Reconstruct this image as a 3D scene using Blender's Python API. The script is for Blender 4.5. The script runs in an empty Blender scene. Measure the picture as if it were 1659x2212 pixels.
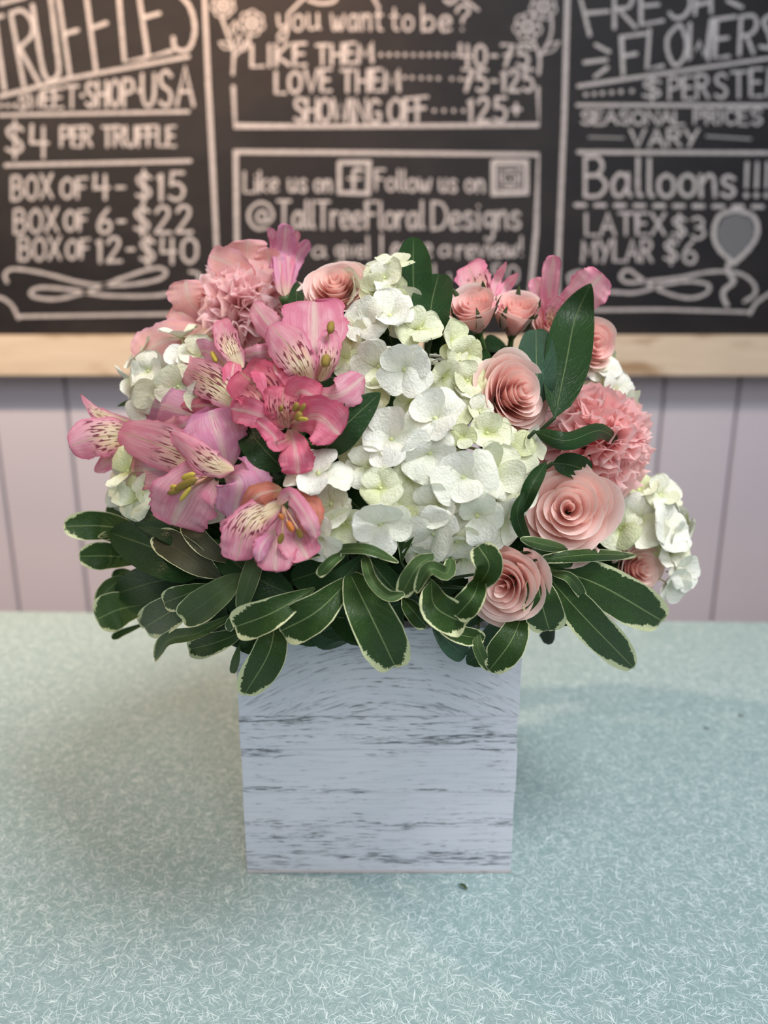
import bpy, math, random
from mathutils import Vector, Matrix, Quaternion, noise as mnoise
C = bpy.context.scene.collection
R = random.Random(7)
PI = math.pi
# ------------------------------------------------------------------ camera
F_PX, HC, TH = 1600.0, 0.3024, math.radians(14.2)
CAM = Vector((0, 0, HC))
FW = Vector((0, math.cos(TH), -math.sin(TH))); UP = Vector((0, math.sin(TH), math.cos(TH))); RT = Vector((1, 0, 0))
cd = bpy.data.cameras.new('camera'); cam = bpy.data.objects.new('camera', cd); C.objects.link(cam)
cam.location = CAM; cam.rotation_euler = (PI/2-TH, 0, 0)
cd.sensor_fit = 'VERTICAL'; cd.sensor_height = 24; cd.lens = F_PX/2212*24
cd.clip_start = 0.01
cd.dof.use_dof = True; cd.dof.focus_distance = 0.325; cd.dof.aperture_fstop = 4.0
bpy.context.scene.camera = cam
# ------------------------------------------------------------------ light
w = bpy.data.worlds.new('world'); bpy.context.scene.world = w; w.use_nodes = True
w.node_tree.nodes['Background'].inputs[0].default_value = (0.90, 0.94, 1.0, 1)
w.node_tree.nodes['Background'].inputs[1].default_value = 0.20
def area(name, loc, target, size, power, col, sy=None):
    l = bpy.data.lights.new(name, 'AREA'); l.energy = power; l.color = col; l.size = size
    if sy: l.shape = 'RECTANGLE'; l.size_y = sy
    o = bpy.data.objects.new(name, l); C.objects.link(o); o.location = loc
    o.rotation_euler = (Vector(target)-Vector(loc)).to_track_quat('-Z', 'Y').to_euler(); return o
def spot(name, loc, target, power, col, rad, ang, blend=0.6):
    l = bpy.data.lights.new(name, 'SPOT'); l.energy = power; l.color = col; l.shadow_soft_size = rad
    l.spot_size = math.radians(ang); l.spot_blend = blend
    o = bpy.data.objects.new(name, l); C.objects.link(o); o.location = loc
    o.rotation_euler = (Vector(target)-Vector(loc)).to_track_quat('-Z', 'Y').to_euler(); return o
area('window_light', (0.3, -1.1, 1.1), (0, 0.4, 0.15), 1.0, 14, (0.93, 0.965, 1.0), 0.9)
area('skylight', (0.55, 0.0, 1.45), (0.0, 0.45, 0.1), 0.5, 19, (0.97, 0.98, 1.0))
spot('board_lamp', (-0.24, 1.16, 1.20), (-0.26, 1.42, 0.60), 30, (1.0, 0.58, 0.32), 0.03, 120, 0.8)
spot('ceiling_lamp', (-0.95, 0.42, 1.20), (-0.52, 1.25, 0.10), 78, (1.0, 0.72, 0.50), 0.03, 106, 0.9)
vs = bpy.context.scene.view_settings
vs.view_transform = 'Standard'; vs.look = 'None'; vs.gamma = 1; vs.exposure = 0.0; vs.use_curve_mapping = False

# ------------------------------------------------------------------ pixel -> place
def ray(px, py): return FW + RT*((px-829.5)/F_PX) + UP*((1106-py)/F_PX)
def at(px, py, Y):
    d = ray(px, py); return CAM + d*(Y/d.y)
EC = Vector((-0.003, 0.435, 0.185)); ER = Vector((0.145, 0.14, 0.15))
def S(px, py, dd=0.0, k=1.0):
    """point on the dome of the bouquet under a pixel, dd cm nearer to the camera"""
    d = ray(px, py); er = ER*k
    a = Vector((d[i]/er[i] for i in range(3))); b = Vector(((CAM-EC)[i]/er[i] for i in range(3)))
    A = a.dot(a); B = 2*a.dot(b); Q = b.dot(b)-1; D = B*B-4*A*Q
    t = (-B-math.sqrt(max(D, 0)))/(2*A)
    return CAM + d*t - d.normalized()*dd*0.01
def mpp(p): return (p-CAM).dot(FW)/F_PX          # metres per pixel at a point
def facing(px, py, tx, ty):
    """unit direction: towards the camera, leaning by tx to the right and ty up"""
    c = -ray(px, py).normalized(); z = math.sqrt(max(0.02, 1-tx*tx-ty*ty))
    return (RT*tx + UP*ty + c*z).normalized()

# ------------------------------------------------------------------ object helpers
def tag(o, label=None, cat=None, group=None, kind=None):
    if label: o['label'] = label
    if cat: o['category'] = cat
    if group: o['group'] = group
    if kind: o['kind'] = kind
    return o
def empty(name, loc, label, cat, group=None, rot=None, sc=1.0):
    o = bpy.data.objects.new(name, None); C.objects.link(o); o.location = loc; o.empty_display_size = 0.01
    if rot is not None: o.rotation_mode = 'QUATERNION'; o.rotation_quaternion = rot
    o.scale = (sc, sc, sc); return tag(o, label, cat, group)
def meshdata(name, vs_, fs, uvs=None, mat=None, smooth=True):
    me = bpy.data.meshes.new(name); me.from_pydata([tuple(v) for v in vs_], [], fs)
    if uvs:
        ul = me.uv_layers.new(name='UVMap')
        for l in me.loops: ul.data[l.index].uv = uvs[l.vertex_index]
    if smooth: me.polygons.foreach_set('use_smooth', [True]*len(me.polygons))
    if mat: me.materials.append(mat)
    me.update(); return me
def obj(name, me, parent=None, loc=None, quat=None, sc=None):
    o = bpy.data.objects.new(name, me); C.objects.link(o)
    if parent: o.parent = parent
    if loc is not None: o.location = loc
    if quat is not None: o.rotation_mode = 'QUATERNION'; o.rotation_quaternion = quat
    if sc is not None: o.scale = (sc, sc, sc) if not hasattr(sc, '__len__') else sc
    return o
def box_md(name, a, b, mat, bev=0.0):
    x0, y0, z0 = a; x1, y1, z1 = b; c = bev
    if c <= 0:
        v = [(x0,y0,z0),(x1,y0,z0),(x1,y1,z0),(x0,y1,z0),(x0,y0,z1),(x1,y0,z1),(x1,y1,z1),(x0,y1,z1)]
        f = [(0,3,2,1),(4,5,6,7),(0,1,5,4),(1,2,6,5),(2,3,7,6),(3,0,4,7)]
        return meshdata(name, v, f, mat=mat, smooth=False)
    import bmesh
    bm = bmesh.new(); bmesh.ops.create_cube(bm, size=1)
    for v in bm.verts:
        v.co = Vector(((x0+x1)/2+v.co.x*(x1-x0), (y0+y1)/2+v.co.y*(y1-y0), (z0+z1)/2+v.co.z*(z1-z0)))
    bmesh.ops.bevel(bm, geom=bm.edges[:], offset=c, segments=2, affect='EDGES')
    me = bpy.data.meshes.new(name); bm.to_mesh(me); bm.free(); me.materials.append(mat); return me
def catmull(P, n):
    if len(P) == 2: return [P[0].lerp(P[1], i/n) for i in range(n+1)]
    Q = [P[0]*2-P[1]]+list(P)+[P[-1]*2-P[-2]]; m = len(P)-1; out = []
    for i in range(n+1):
        t = i/n*m; k = min(int(t), m-1); t -= k; a, b, c, d = Q[k:k+4]
        out.append(0.5*((2*b)+(c-a)*t+(2*a-5*b+4*c-d)*t*t+(3*b-a-3*c+d)*t**3))
    return out
def tube_md(name, P, r0, r1, mat, n=10, k=7):
    P = catmull([Vector(p) for p in P], n); vs_, fs = [], []
    for i, p in enumerate(P):
        t = (P[min(i+1, n)]-P[max(i-1, 0)]).normalized()
        s = t.cross(Vector((0.3, 0.1, 1)) if abs(t.z) < .9 else Vector((1, 0, 0))).normalized(); q = t.cross(s)
        r = r0+(r1-r0)*i/n
        for j in range(k):
            a = 2*PI*j/k; vs_.append(p+s*(r*math.cos(a))+q*(r*math.sin(a)))
    for i in range(n):
        for j in range(k): fs.append((i*k+j, i*k+(j+1) % k, (i+1)*k+(j+1) % k, (i+1)*k+j))
    fs.append(tuple(range(k))[::-1]); fs.append(tuple(n*k+j for j in range(k)))
    return meshdata(name, vs_, fs, mat=mat)

# blade: one surface along a midrib, its width a beta profile; the base of every petal and leaf
def blade_md(name, P, hw, mat, a=.9, b=.45, N=None, roll=(0, 0), cup=0.2, ruf=0.0, rfreq=3, ser=0.0, tipz=0.0, nu=10, nv=14, base=.06, notch=0, seed=0, off=Vector((0, 0, 0)), twist_c=True, warp=0.0):
    rr = random.Random(seed+R.randint(0, 99999)); P = catmull([Vector(p) for p in P], 24)
    tm = a/(a+b); pk = tm**a*(1-tm)**b; L = sum((P[i+1]-P[i]).length for i in range(24))
    ph = rr.random()*6.3; ph2 = rr.random()*6.3; vs_, uvs, fs = [], [], []
    def mid(t):
        t = t*24; k = min(int(t), 23); return P[k].lerp(P[k+1], t-k)
    for j in range(nv+1):
        s = j/nv; t = 1-(1-s)**1.5 if s > 0 else 0
        p = mid(t); tg = (mid(min(1, t+.03))-mid(max(0, t-.03))).normalized()
        n0 = N if N is not None else (CAM-p).normalized()
        side = tg.cross(n0)
        side = side.normalized() if side.length > 1e-5 else RT.copy()
        nn = side.cross(tg).normalized()
        q = Quaternion(tg, math.radians(roll[0]+(roll[1]-roll[0])*t)); side = q @ side; nn = q @ nn
        wd = hw*max(base*(1-t)**.4, (t**a*(1-t)**b)/pk if 0 < t < 1 else 0)
        wd = max(wd, hw*0.015)
        for i in range(nu+1):
            u = -1+2*i/nu; ed = abs(u)**2
            ws = wd*(1+((ser*(rr.random()-.5)+ser*.55*math.sin(t*17+ph*(2 if u > 0 else 3))) if abs(u) > .99 else (ser*.35*math.sin(t*17+ph*(2 if u > 0 else 3)) if abs(u) > .8 else 0)))
            z = cup*hw*u*u*(wd/hw) + ruf*hw*ed*math.sin(rfreq*t*6.28+ph+(1.7 if u > 0 else 0))*min(1, t*1.6)
            z += ruf*.38*hw*ed*math.sin(rfreq*3.1*t*6.28+ph2+(2.1 if u > 0 else 0))*t; z += tipz*L*max(0, t-.6)**2 + warp*hw*math.sin(3.1*t+2.3*u+ph2)
            ln = 0.0
            if notch: ln = -notch*L*(1-abs(u)) * max(0, t-.75)*4*0.25
            if ser and j == nv: ln += ser*hw*.5*(rr.random()-.5)
            # cups narrow the blade a little
            vs_.append(p+side*(u*ws*(1-.12*abs(cup)))+nn*z+tg*ln-off); uvs.append((u*.5+.5, t))
    for j in range(nv):
        for i in range(nu):
            k = j*(nu+1)+i; fs.append((k, k+1, k+nu+2, k+nu+1))
    return meshdata(name, vs_, fs, uvs, mat)

# ------------------------------------------------------------------ node helper
class NT:
    def __init__(s, name):
        s.m = bpy.data.materials.new(name); s.m.use_nodes = True; s.t = s.m.node_tree; s.t.nodes.clear()
    def n(s, ty, **kw):
        x = s.t.nodes.new(ty)
        for k, v in kw.items(): setattr(x, k, v)
        return x
    def put(s, sock, v):
        if isinstance(v, bpy.types.NodeSocket): s.t.links.new(v, sock)
        elif v is not None:
            if hasattr(v, '__len__') and len(v) == 3 and sock.type == 'RGBA': v = (*v, 1)
            sock.default_value = v
    def math(s, op, a, b=None, c=None, clamp=False):
        x = s.n('ShaderNodeMath', operation=op, use_clamp=clamp)
        for i, v in enumerate((a, b, c)):
            if v is not None: s.put(x.inputs[i], v)
        return x.outputs[0]
    def mix(s, f, a, b):
        x = s.n('ShaderNodeMix', data_type='RGBA'); s.put(x.inputs[0], f); s.put(x.inputs[6], a); s.put(x.inputs[7], b); return x.outputs[2]
    def step(s, v, lo, hi):
        x = s.n('ShaderNodeMapRange', interpolation_type='SMOOTHSTEP'); s.put(x.inputs[0], v); s.put(x.inputs[1], lo); s.put(x.inputs[2], hi); return x.outputs[0]
    def uv(s):
        x = s.n('ShaderNodeTexCoord'); y = s.n('ShaderNodeSeparateXYZ'); s.t.links.new(x.outputs['UV'], y.inputs[0]); return y.outputs[0], y.outputs[1]
    def co(s, kind='Object'): return s.n('ShaderNodeTexCoord').outputs[kind]
    def sep(s, v): x = s.n('ShaderNodeSeparateXYZ'); s.put(x.inputs[0], v); return x.outputs
    def comb(s, x_, y_, z_=0.0):
        x = s.n('ShaderNodeCombineXYZ'); s.put(x.inputs[0], x_); s.put(x.inputs[1], y_); s.put(x.inputs[2], z_); return x.outputs[0]
    def mapv(s, v, sc=(1, 1, 1), rot=(0, 0, 0), loc=(0, 0, 0)):
        x = s.n('ShaderNodeMapping'); s.put(x.inputs[0], v); x.inputs['Scale'].default_value = sc; x.inputs['Rotation'].default_value = rot; x.inputs['Location'].default_value = loc; return x.outputs[0]
    def noise(s, v, sc=5, det=2, rough=.5, dist=0):
        x = s.n('ShaderNodeTexNoise'); s.put(x.inputs['Vector'], v); x.inputs['Scale'].default_value = sc; x.inputs['Detail'].default_value = det; x.inputs['Roughness'].default_value = rough; x.inputs['Distortion'].default_value = dist; return x.outputs[0]
    def rnd(s): return s.n('ShaderNodeObjectInfo').outputs['Random']
    def bump(s, h, st=.3, d=.001):
        x = s.n('ShaderNodeBump'); x.inputs['Strength'].default_value = st; x.inputs['Distance'].default_value = d; s.put(x.inputs['Height'], h); return x.outputs[0]
    def out(s, col, rough=.5, spec=.3, trans=0.0, tcol=None, nrm=None, sheen=0):
        p = s.n('ShaderNodeBsdfPrincipled'); s.put(p.inputs['Base Color'], col); s.put(p.inputs['Roughness'], rough); p.inputs['Specular IOR Level'].default_value = spec
        if nrm is not None: s.t.links.new(nrm, p.inputs['Normal'])
        o = s.n('ShaderNodeOutputMaterial'); sh = p.outputs[0]
        if trans:
            tr = s.n('ShaderNodeBsdfTranslucent'); s.put(tr.inputs[0], tcol if tcol is not None else col)
            mx = s.n('ShaderNodeMixShader'); mx.inputs[0].default_value = trans; s.t.links.new(sh, mx.inputs[1]); s.t.links.new(tr.outputs[0], mx.inputs[2]); sh = mx.outputs[0]
        s.t.links.new(sh, o.inputs[0]); return s.m
def hsvless(c, k): return tuple(x*k for x in c)

# ------------------------------------------------------------------ materials
def plain(name, col, rough=.5, spec=.3, var=0.0, sc=60):
    n = NT(name); c = n.noise(n.co(), sc, 4); return n.out(n.mix(n.math('MULTIPLY', c, var), col, hsvless(col, .4)), rough, spec)
def petal_lines(n, u, v, cnt=26, amp=1.0):
    """fine veins that fan out along a petal"""
    d = n.noise(n.comb(n.math('MULTIPLY', u, 4), n.math('MULTIPLY', v, 3), n.math('MULTIPLY', n.rnd(), 9)), 2.5, 3)
    x = n.math('ADD', n.math('MULTIPLY', u, cnt), n.math('MULTIPLY', d, 2.4))
    return n.noise(n.comb(x, n.math('MULTIPLY', v, 2.2), n.rnd()), 1.0, 3, .6)
def alstro(name, main, deep, inner, light=(.85, .52, .58), yel=(.85, .68, .36), flare=1.0, purple=0.0):
    n = NT(name); u, v = n.uv(); au = n.math('ABSOLUTE', n.math('SUBTRACT', n.math('MULTIPLY', u, 2), 1))
    ln = petal_lines(n, u, v, 46)
    c = n.mix(n.math('MULTIPLY', n.step(ln, .36, .68), .50), main, light)
    big = n.noise(n.comb(u, v, n.math('MULTIPLY', n.rnd(), 13)), 3.0, 3)
    c = n.mix(n.math('MULTIPLY', n.step(big, .42, .66), .55), c, deep)
    if purple: c = n.mix(n.math('MULTIPLY', n.step(big, .58, .34), purple*.42), c, (.55, .28, .52))
    # darker rim at the frilled edge
    c = n.mix(n.math('MULTIPLY', n.step(au, .82, 1.0), .55), c, deep)
    c = n.mix(n.math('MULTIPLY', n.step(v, .90, 1.0), .45), c, deep)
    if inner:
        reg = n.math('MULTIPLY', n.step(v, .80, .35), n.step(au, .95, .35))
        c = n.mix(n.math('MULTIPLY', reg, .92*flare), c, n.mix(n.step(ln, .4, .6), yel, (.90, .80, .58)))
        dn = n.noise(n.comb(n.math('MULTIPLY', u, 24), n.math('MULTIPLY', v, 9), n.math('MULTIPLY', n.rnd(), 7)), 1.0, 0)
        dm = n.math('MULTIPLY', n.step(dn, .575, .61), n.math('MULTIPLY', n.step(v, .20, .34), n.step(v, .76, .64)))
        dm = n.math('MULTIPLY', dm, n.step(au, .98, .80))
        c = n.mix(n.math('MULTIPLY', dm, .92), c, (.20, .02, .05))
        rib = n.step(au, .05, .015); c = n.mix(n.math('MULTIPLY', rib, .55), c, (.35, .36, .14))
    else:
        rib = n.math('MULTIPLY', n.step(au, .24, .02), n.step(ln, .30, .55)); c = n.mix(n.math('MULTIPLY', rib, .55), c, (.72, .62, .50))
        c = n.mix(n.math('MULTIPLY', n.step(v, .22, .0), .5), c, (.62, .60, .32))
    return n.out(c, .55, .25, .30, nrm=n.bump(ln, .35, .0006))
M = {}
PK, DP = (.72, .30, .38), (.62, .12, .24)
M['al_out'] = alstro('pink_tepal', PK, DP, False, light=(.92, .60, .64))
M['al_in'] = alstro('streaked_tepal', PK, DP, True, light=(.90, .55, .60))
M['al_dout'] = alstro('deep_pink_tepal', (.74, .17, .26), (.60, .06, .15), False, light=(.88, .40, .48))
M['al_din'] = alstro('deep_streaked_tepal', (.66, .15, .21), (.46, .05, .12), True, light=(.78, .30, .36), yel=(.55, .25, .14), flare=.55)
M['al_pur'] = alstro('mauve_tepal', (.70, .29, .40), (.56, .15, .32), False, light=(.86, .58, .64), purple=.60)
M['al_orange'] = alstro('rust_tepal', (.62, .18, .13), (.45, .16, .08), False, light=(.80, .38, .30))
M['al_peach'] = alstro('peach_tepal', (.85, .43, .35), (.72, .36, .46), False, light=(.93, .62, .52), purple=.45)
M['al_light'] = alstro('light_pink_tepal', (.88, .38, .46), (.78, .18, .34), False, light=(.95, .62, .66))
M['al_light_in'] = alstro('light_streaked_tepal', (.88, .38, .46), (.78, .18, .34), True, light=(.95, .62, .66))
M['anther'] = plain('olive_anther', (.34, .23, .05), .7, .2, .6, 300)
M['anther_y'] = plain('yellow_anther', (.60, .46, .08), .7, .2, .5, 300)
M['anther_o'] = plain('orange_anther', (.62, .20, .05), .6, .2, .5, 300)
M['filament'] = plain('filament', (.60, .36, .24), .5)
def hydr(name, white, green, gr=1.0):
    n = NT(name); u, v = n.uv(); ln = petal_lines(n, u, v, 9)
    # branching veins, very faint
    c = n.mix(n.math('MULTIPLY', n.step(v, .48, .0), .85*gr), white, green)
    r = n.rnd(); c = n.mix(n.math('MULTIPLY', n.step(r, .45, 1.0), .50*gr), c, green)
    c = n.mix(n.math('MULTIPLY', n.step(ln, .52, .36), .26), c, hsvless(green, .80))
    cr = n.noise(n.comb(n.math('MULTIPLY', u, 9), n.math('MULTIPLY', v, 9), r), 1.5, 3)
    return n.out(c, .5, .25, .20, nrm=n.bump(n.math('ADD', ln, n.math('MULTIPLY', cr, .9)), .6, .0008))
M['hy'] = hydr('white_sepal', (.90, .89, .77), (.74, .77, .45))
M['hy_y'] = hydr('cream_sepal', (.86, .87, .66), (.70, .74, .34), 1.2)
M['hy_eye'] = plain('floret_eye', (.62, .68, .34), .5, .3)
M['hy_w'] = hydr('bright_white_sepal', (.91, .90, .81), (.80, .83, .60), .6)
def rosem(name, face, edge, deep):
    n = NT(name); u, v = n.uv(); ln = petal_lines(n, u, v, 16)
    c = n.mix(n.step(v, .15, .95), deep, face)
    c = n.mix(n.math('MULTIPLY', n.step(v, .93, 1.0), .8), c, edge)
    c = n.mix(n.math('MULTIPLY', n.step(ln, .42, .60), .25), c, edge)
    sp = n.noise(n.comb(n.math('MULTIPLY', u, 3), n.math('MULTIPLY', v, 3), n.math('MULTIPLY', n.rnd(), 20)), 3, 3)
    c = n.mix(n.math('MULTIPLY', n.math('MULTIPLY', n.step(sp, .62, .70), n.step(v, .85, 1.0)), .55), c, (.62, .42, .22))
    return n.out(c, .5, .2, .38, tcol=n.mix(.45, c, (.98, .50, .42)), nrm=n.bump(ln, .15, .0005))
M['rose'] = rosem('pale_pink_rose', (.97, .72, .66), (.98, .87, .80), (.96, .58, .53))
M['rose_b'] = rosem('blush_rose', (.97, .66, .62), (.98, .84, .78), (.95, .52, .50))
M['rose_o'] = rosem('outer_blush_rose', (.96, .76, .68), (.97, .87, .77), (.94, .62, .54))
def carn(name, face, edge):
    n = NT(name); u, v = n.uv(); ln = petal_lines(n, u, v, 30)
    c = n.mix(n.step(v, .35, 1.0), face, edge); c = n.mix(n.math('MULTIPLY', n.step(ln, .4, .62), .4), c, edge)
    c = n.mix(n.math('MULTIPLY', n.rnd(), .25), c, (.97, .55, .56))
    return n.out(c, .6, .15, .58, nrm=n.bump(ln, .3, .0005))
M['carn'] = carn('pink_carnation', (1.0, .62, .64), (1.0, .82, .82))
M['carn_r'] = carn('rosy_carnation', (1.0, .50, .52), (1.0, .72, .70))
M['carn_g'] = carn('carnation_guard', (.96, .64, .58), (.97, .70, .66))
def leaf(name, g1, g2, varieg=0.0, rough=.34, cream=(.74, .74, .44), under=False):
    n = NT(name); u, v = n.uv(); au = n.math('ABSOLUTE', n.math('SUBTRACT', n.math('MULTIPLY', u, 2), 1))
    r = n.math('MULTIPLY', n.rnd(), 23)
    bg = n.noise(n.comb(u, n.math('MULTIPLY', v, 2), r), 3, 4)
    c = n.mix(bg, g1, g2)
    # side veins: curved towards the tip
    vv = n.math('SUBTRACT', n.math('MULTIPLY', v, 9), n.math('MULTIPLY', au, 2.6))
    wob = n.noise(n.comb(n.math('MULTIPLY', u, 5), n.math('MULTIPLY', v, 7), r), 2, 2)
    vf = n.math('PINGPONG', n.math('ADD', vv, n.math('MULTIPLY', wob, .9)), .5)
    side = n.step(vf, .07, .0)
    vo = n.n('ShaderNodeTexVoronoi', feature='DISTANCE_TO_EDGE'); n.put(vo.inputs['Vector'], n.comb(n.math('MULTIPLY', u, 11), n.math('MULTIPLY', v, 22), r)); vo.inputs['Scale'].default_value = 1.0
    net = n.step(vo.outputs[0], .09, .0)
    lt = hsvless(g2, 2.1)
    c = n.mix(n.math('MULTIPLY', net, .16 if varieg else .05), c, lt)
    c = n.mix(n.math('MULTIPLY', side, .24 if varieg else .12), c, lt)
    mr = n.step(au, .045, .012); c = n.mix(n.math('MULTIPLY', mr, .50 if varieg else .22), c, (.40, .50, .22) if not under else lt)
    if varieg:
        e = n.math('SUBTRACT', 1.0, au)
        comb = n.noise(n.comb(n.math('MULTIPLY', au, 2.0), n.math('MULTIPLY', v, 42), r), 1.0, 3, .7)
        low = n.noise(n.comb(n.math('MULTIPLY', u, 1.4), n.math('MULTIPLY', v, 2.4), n.math('ADD', r, 5)), 1.0, 1)
        # cream margin wider near the tip and ragged inwards
        wd = n.math('MULTIPLY', n.math('ADD', .03, n.math('MULTIPLY', n.math('MULTIPLY', n.step(low, .48, .80), .62), n.math('POWER', comb, 1.6))), varieg)
        wd = n.math('ADD', wd, n.math('MULTIPLY', n.math('MULTIPLY', n.step(v, .72, 1.0), n.math('POWER', comb, 1.5)), .9*varieg))
        wd = n.math('ADD', wd, .012)
        mk = n.step(n.math('SUBTRACT', wd, e), -.01, .012)
        tip = n.step(n.math('ADD', v, n.math('MULTIPLY', comb, .05)), 1.0, 1.02)
        mk = n.math('MAXIMUM', mk, n.math('MULTIPLY', tip, .9))
        c = n.mix(mk, c, n.mix(comb, cream, (.60, .64, .36)))
    h = n.math('ADD', n.math('MULTIPLY', side, -.6), n.math('MULTIPLY', net, -.35))
    return n.out(c, rough+.06, .20, .08, tcol=n.mix(.5, c, (.16, .26, .04)), nrm=n.bump(n.math('ADD', h, n.math('MULTIPLY', mr, -1.0)), .45, .0006))
M['pit'] = leaf('variegated_leaf', (.016, .040, .010), (.036, .078, .017), 1.0)
M['pit_l'] = leaf('light_variegated_leaf', (.040, .078, .022), (.068, .118, .038), .85, .42)
M['pit_u'] = leaf('leaf_underside', (.045, .045, .025), (.075, .075, .042), .5, .55, under=True)
M['pit_g'] = leaf('green_leaf_underside', (.05, .085, .032), (.078, .12, .05), .22, .5, under=True)
M['rus'] = leaf('plain_green_leaf', (.009, .030, .008), (.018, .054, .013), 0, .36)
M['rus_b'] = leaf('glossy_blue_green_leaf', (.022, .060, .034), (.045, .10, .062), 0, .30)
M['stem'] = plain('green_stem', (.07, .13, .035), .5, .3, .5)
M['stem_d'] = plain('dark_stem', (.035, .06, .02), .5, .3, .5)
M['foam'] = plain('wet_floral_foam', (.012, .035, .012), .95, .1, .6, 400)
M['sepal'] = leaf('rose_sepal', (.045, .075, .030), (.080, .11, .045), 0, .45)
M['hip'] = plain('rose_hip', (.12, .17, .06), .45, .3, .3)

def wash(name, arc):
    n = NT(name); s = n.sep(n.co()); x, y, z = s[0], s[1], s[2]
    x = n.math('ADD', x, n.math('MULTIPLY', y, 1.0))      # sides run on round the corner
    zz = z
    if arc:
        xo = n.math('SUBTRACT', s[0], .005)
        zz = n.math('ADD', z, n.math('MULTIPLY', n.math('MULTIPLY', xo, xo), 4.2))
        zz = n.math('ADD', zz, n.math('MULTIPLY', n.noise(n.comb(x, z, 0.0), 14, 2), .010))
    else:
        zz = n.math('ADD', z, n.math('MULTIPLY', n.noise(n.comb(x, z, 0.0), 12, 2), .005))
    g = n.noise(n.comb(n.math('MULTIPLY', x, 110), n.math('MULTIPLY', zz, 1500), 1.0), 1.0, 4, .62)
    g2 = n.noise(n.comb(n.math('MULTIPLY', x, 40), n.math('MULTIPLY', zz, 520), 4.0), 1.0, 3, .6)
    band = n.noise(n.comb(n.math('MULTIPLY', x, 7), n.math('MULTIPLY', zz, 95 if not arc else 150), 7.0), 1.0, 2)
    patch = n.noise(n.comb(n.math('MULTIPLY', x, 26), n.math('MULTIPLY', z, 60), 2.0), 1.0, 3)
    thr = n.math('SUBTRACT', .600, n.math('MULTIPLY', n.step(band, .42, .70), .065))
    rp = n.n('ShaderNodeValToRGB'); n.put(rp.inputs[0], n.math('DIVIDE', z, .15))
    e = rp.color_ramp.elements; e[0].position = 0; e[0].color = (0, 0, 0, 1); e[1].position = 1; e[1].color = (.25, .25, .25, 1)
    for p_, v_ in ((.02, .1), (.045, .8), (.09, .75), (.12, .15), (.19, .15), (.215, .7), (.24, .08), (.345, .06), (.362, .75), (.38, .05), (.50, .05), (.515, .7), (.535, .1), (.575, .7), (.60, .25), (.64, .7), (.665, .3), (.70, .9), (.73, .5), (.75, .2)):
        q = e.new(p_); q.color = (v_, v_, v_, 1)
    thr = n.math('SUBTRACT', thr, n.math('MULTIPLY', rp.outputs[0], .105 if not arc else .055))
    mk = n.step(n.math('SUBTRACT', n.math('ADD', n.math('MULTIPLY', g, .62), n.math('MULTIPLY', g2, .40)), thr), .0, .07)
    mk = n.math('MULTIPLY', mk, n.step(patch, .28, .52))
    basec = n.mix(n.noise(n.comb(n.math('MULTIPLY', x, 9), n.math('MULTIPLY', z, 26), 9.0), 1.0, 3), (.58, .61, .69), (.77, .76, .81))
    basec = n.mix(n.math('MULTIPLY', n.step(g2, .45, .62), .18), basec, (.40, .43, .48))
    c = n.mix(n.math('MULTIPLY', mk, .85), basec, (.085, .095, .11))
    warm = n.step(z, .0035, .0005); c = n.mix(n.math('MULTIPLY', warm, .6), c, (.55, .42, .36))
    return n.out(c, .62, .25, nrm=n.bump(n.math('SUBTRACT', g, mk), .35, .0006))
M['wash'] = wash('whitewashed_wood', False); M['wash_arc'] = wash('whitewashed_arched_grain_wood', True)

def laminate():
    n = NT('aqua_laminate'); co = n.co()
    dist = n.n('ShaderNodeVectorMath', operation='ADD')
    nz = n.n('ShaderNodeTexNoise'); n.put(nz.inputs['Vector'], co); nz.inputs['Scale'].default_value = 160; nz.inputs['Detail'].default_value = 1
    sc = n.n('ShaderNodeVectorMath', operation='SCALE'); n.put(sc.inputs[0], nz.outputs['Color']); sc.inputs['Scale'].default_value = .0030
    n.put(dist.inputs[0], co); n.put(dist.inputs[1], sc.outputs[0]); v = dist.outputs[0]
    tot = None
    for k in range(9):
        a = k*20+7*math.sin(k*3)
        m = n.mapv(n.mapv(v, rot=(0, 0, math.radians(a)), loc=(k*.31, k*.17, 0)), sc=(95, 1500, 1))
        f = n.step(n.noise(m, 1.0, 1, .4), .672, .715)
        tot = f if tot is None else n.math('MAXIMUM', tot, n.math('MULTIPLY', f, .75+.25*(k % 2)))
    fine = n.noise(co, 1500, 3, .7); cl = n.noise(co, 300, 3, .6); big = n.noise(co, 14, 3)
    c = n.mix(n.step(fine, .35, .65), (.215, .315, .315), (.315, .43, .43))
    c = n.mix(n.math('MULTIPLY', n.step(cl, .42, .62), .35), c, (.42, .53, .525))
    c = n.mix(n.math('MULTIPLY', n.step(big, .35, .65), .2), c, (.27, .375, .375))
    c = n.mix(n.math('MULTIPLY', tot, .80), c, (.72, .82, .81))
    return n.out(c, .52, .35)
M['lam'] = laminate()
def planky(name, a, b, knots):
    n = NT(name); co = n.co()
    g = n.noise(n.mapv(co, sc=(6, 6, 60)), 1.0, 5, .6, .6); g2 = n.noise(n.mapv(co, sc=(7, 7, 26)), 1.0, 2)
    c = n.mix(g, a, b)
    if knots: c = n.mix(n.math('MULTIPLY', n.step(g2, .54, .70), .8), c, (.28, .17, .08))
    return n.out(c, .6, .25, nrm=n.bump(g, .2, .001))
M['pine'] = planky('knotty_pine', (.50, .40, .29), (.70, .60, .48), True)
M['paint'] = plain('lilac_wall_paint', (.60, .57, .63), .5, .3, .06, 6)
M['paint_d'] = plain('wall_backing', (.42, .40, .45), .7, .2, .05, 6)
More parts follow.
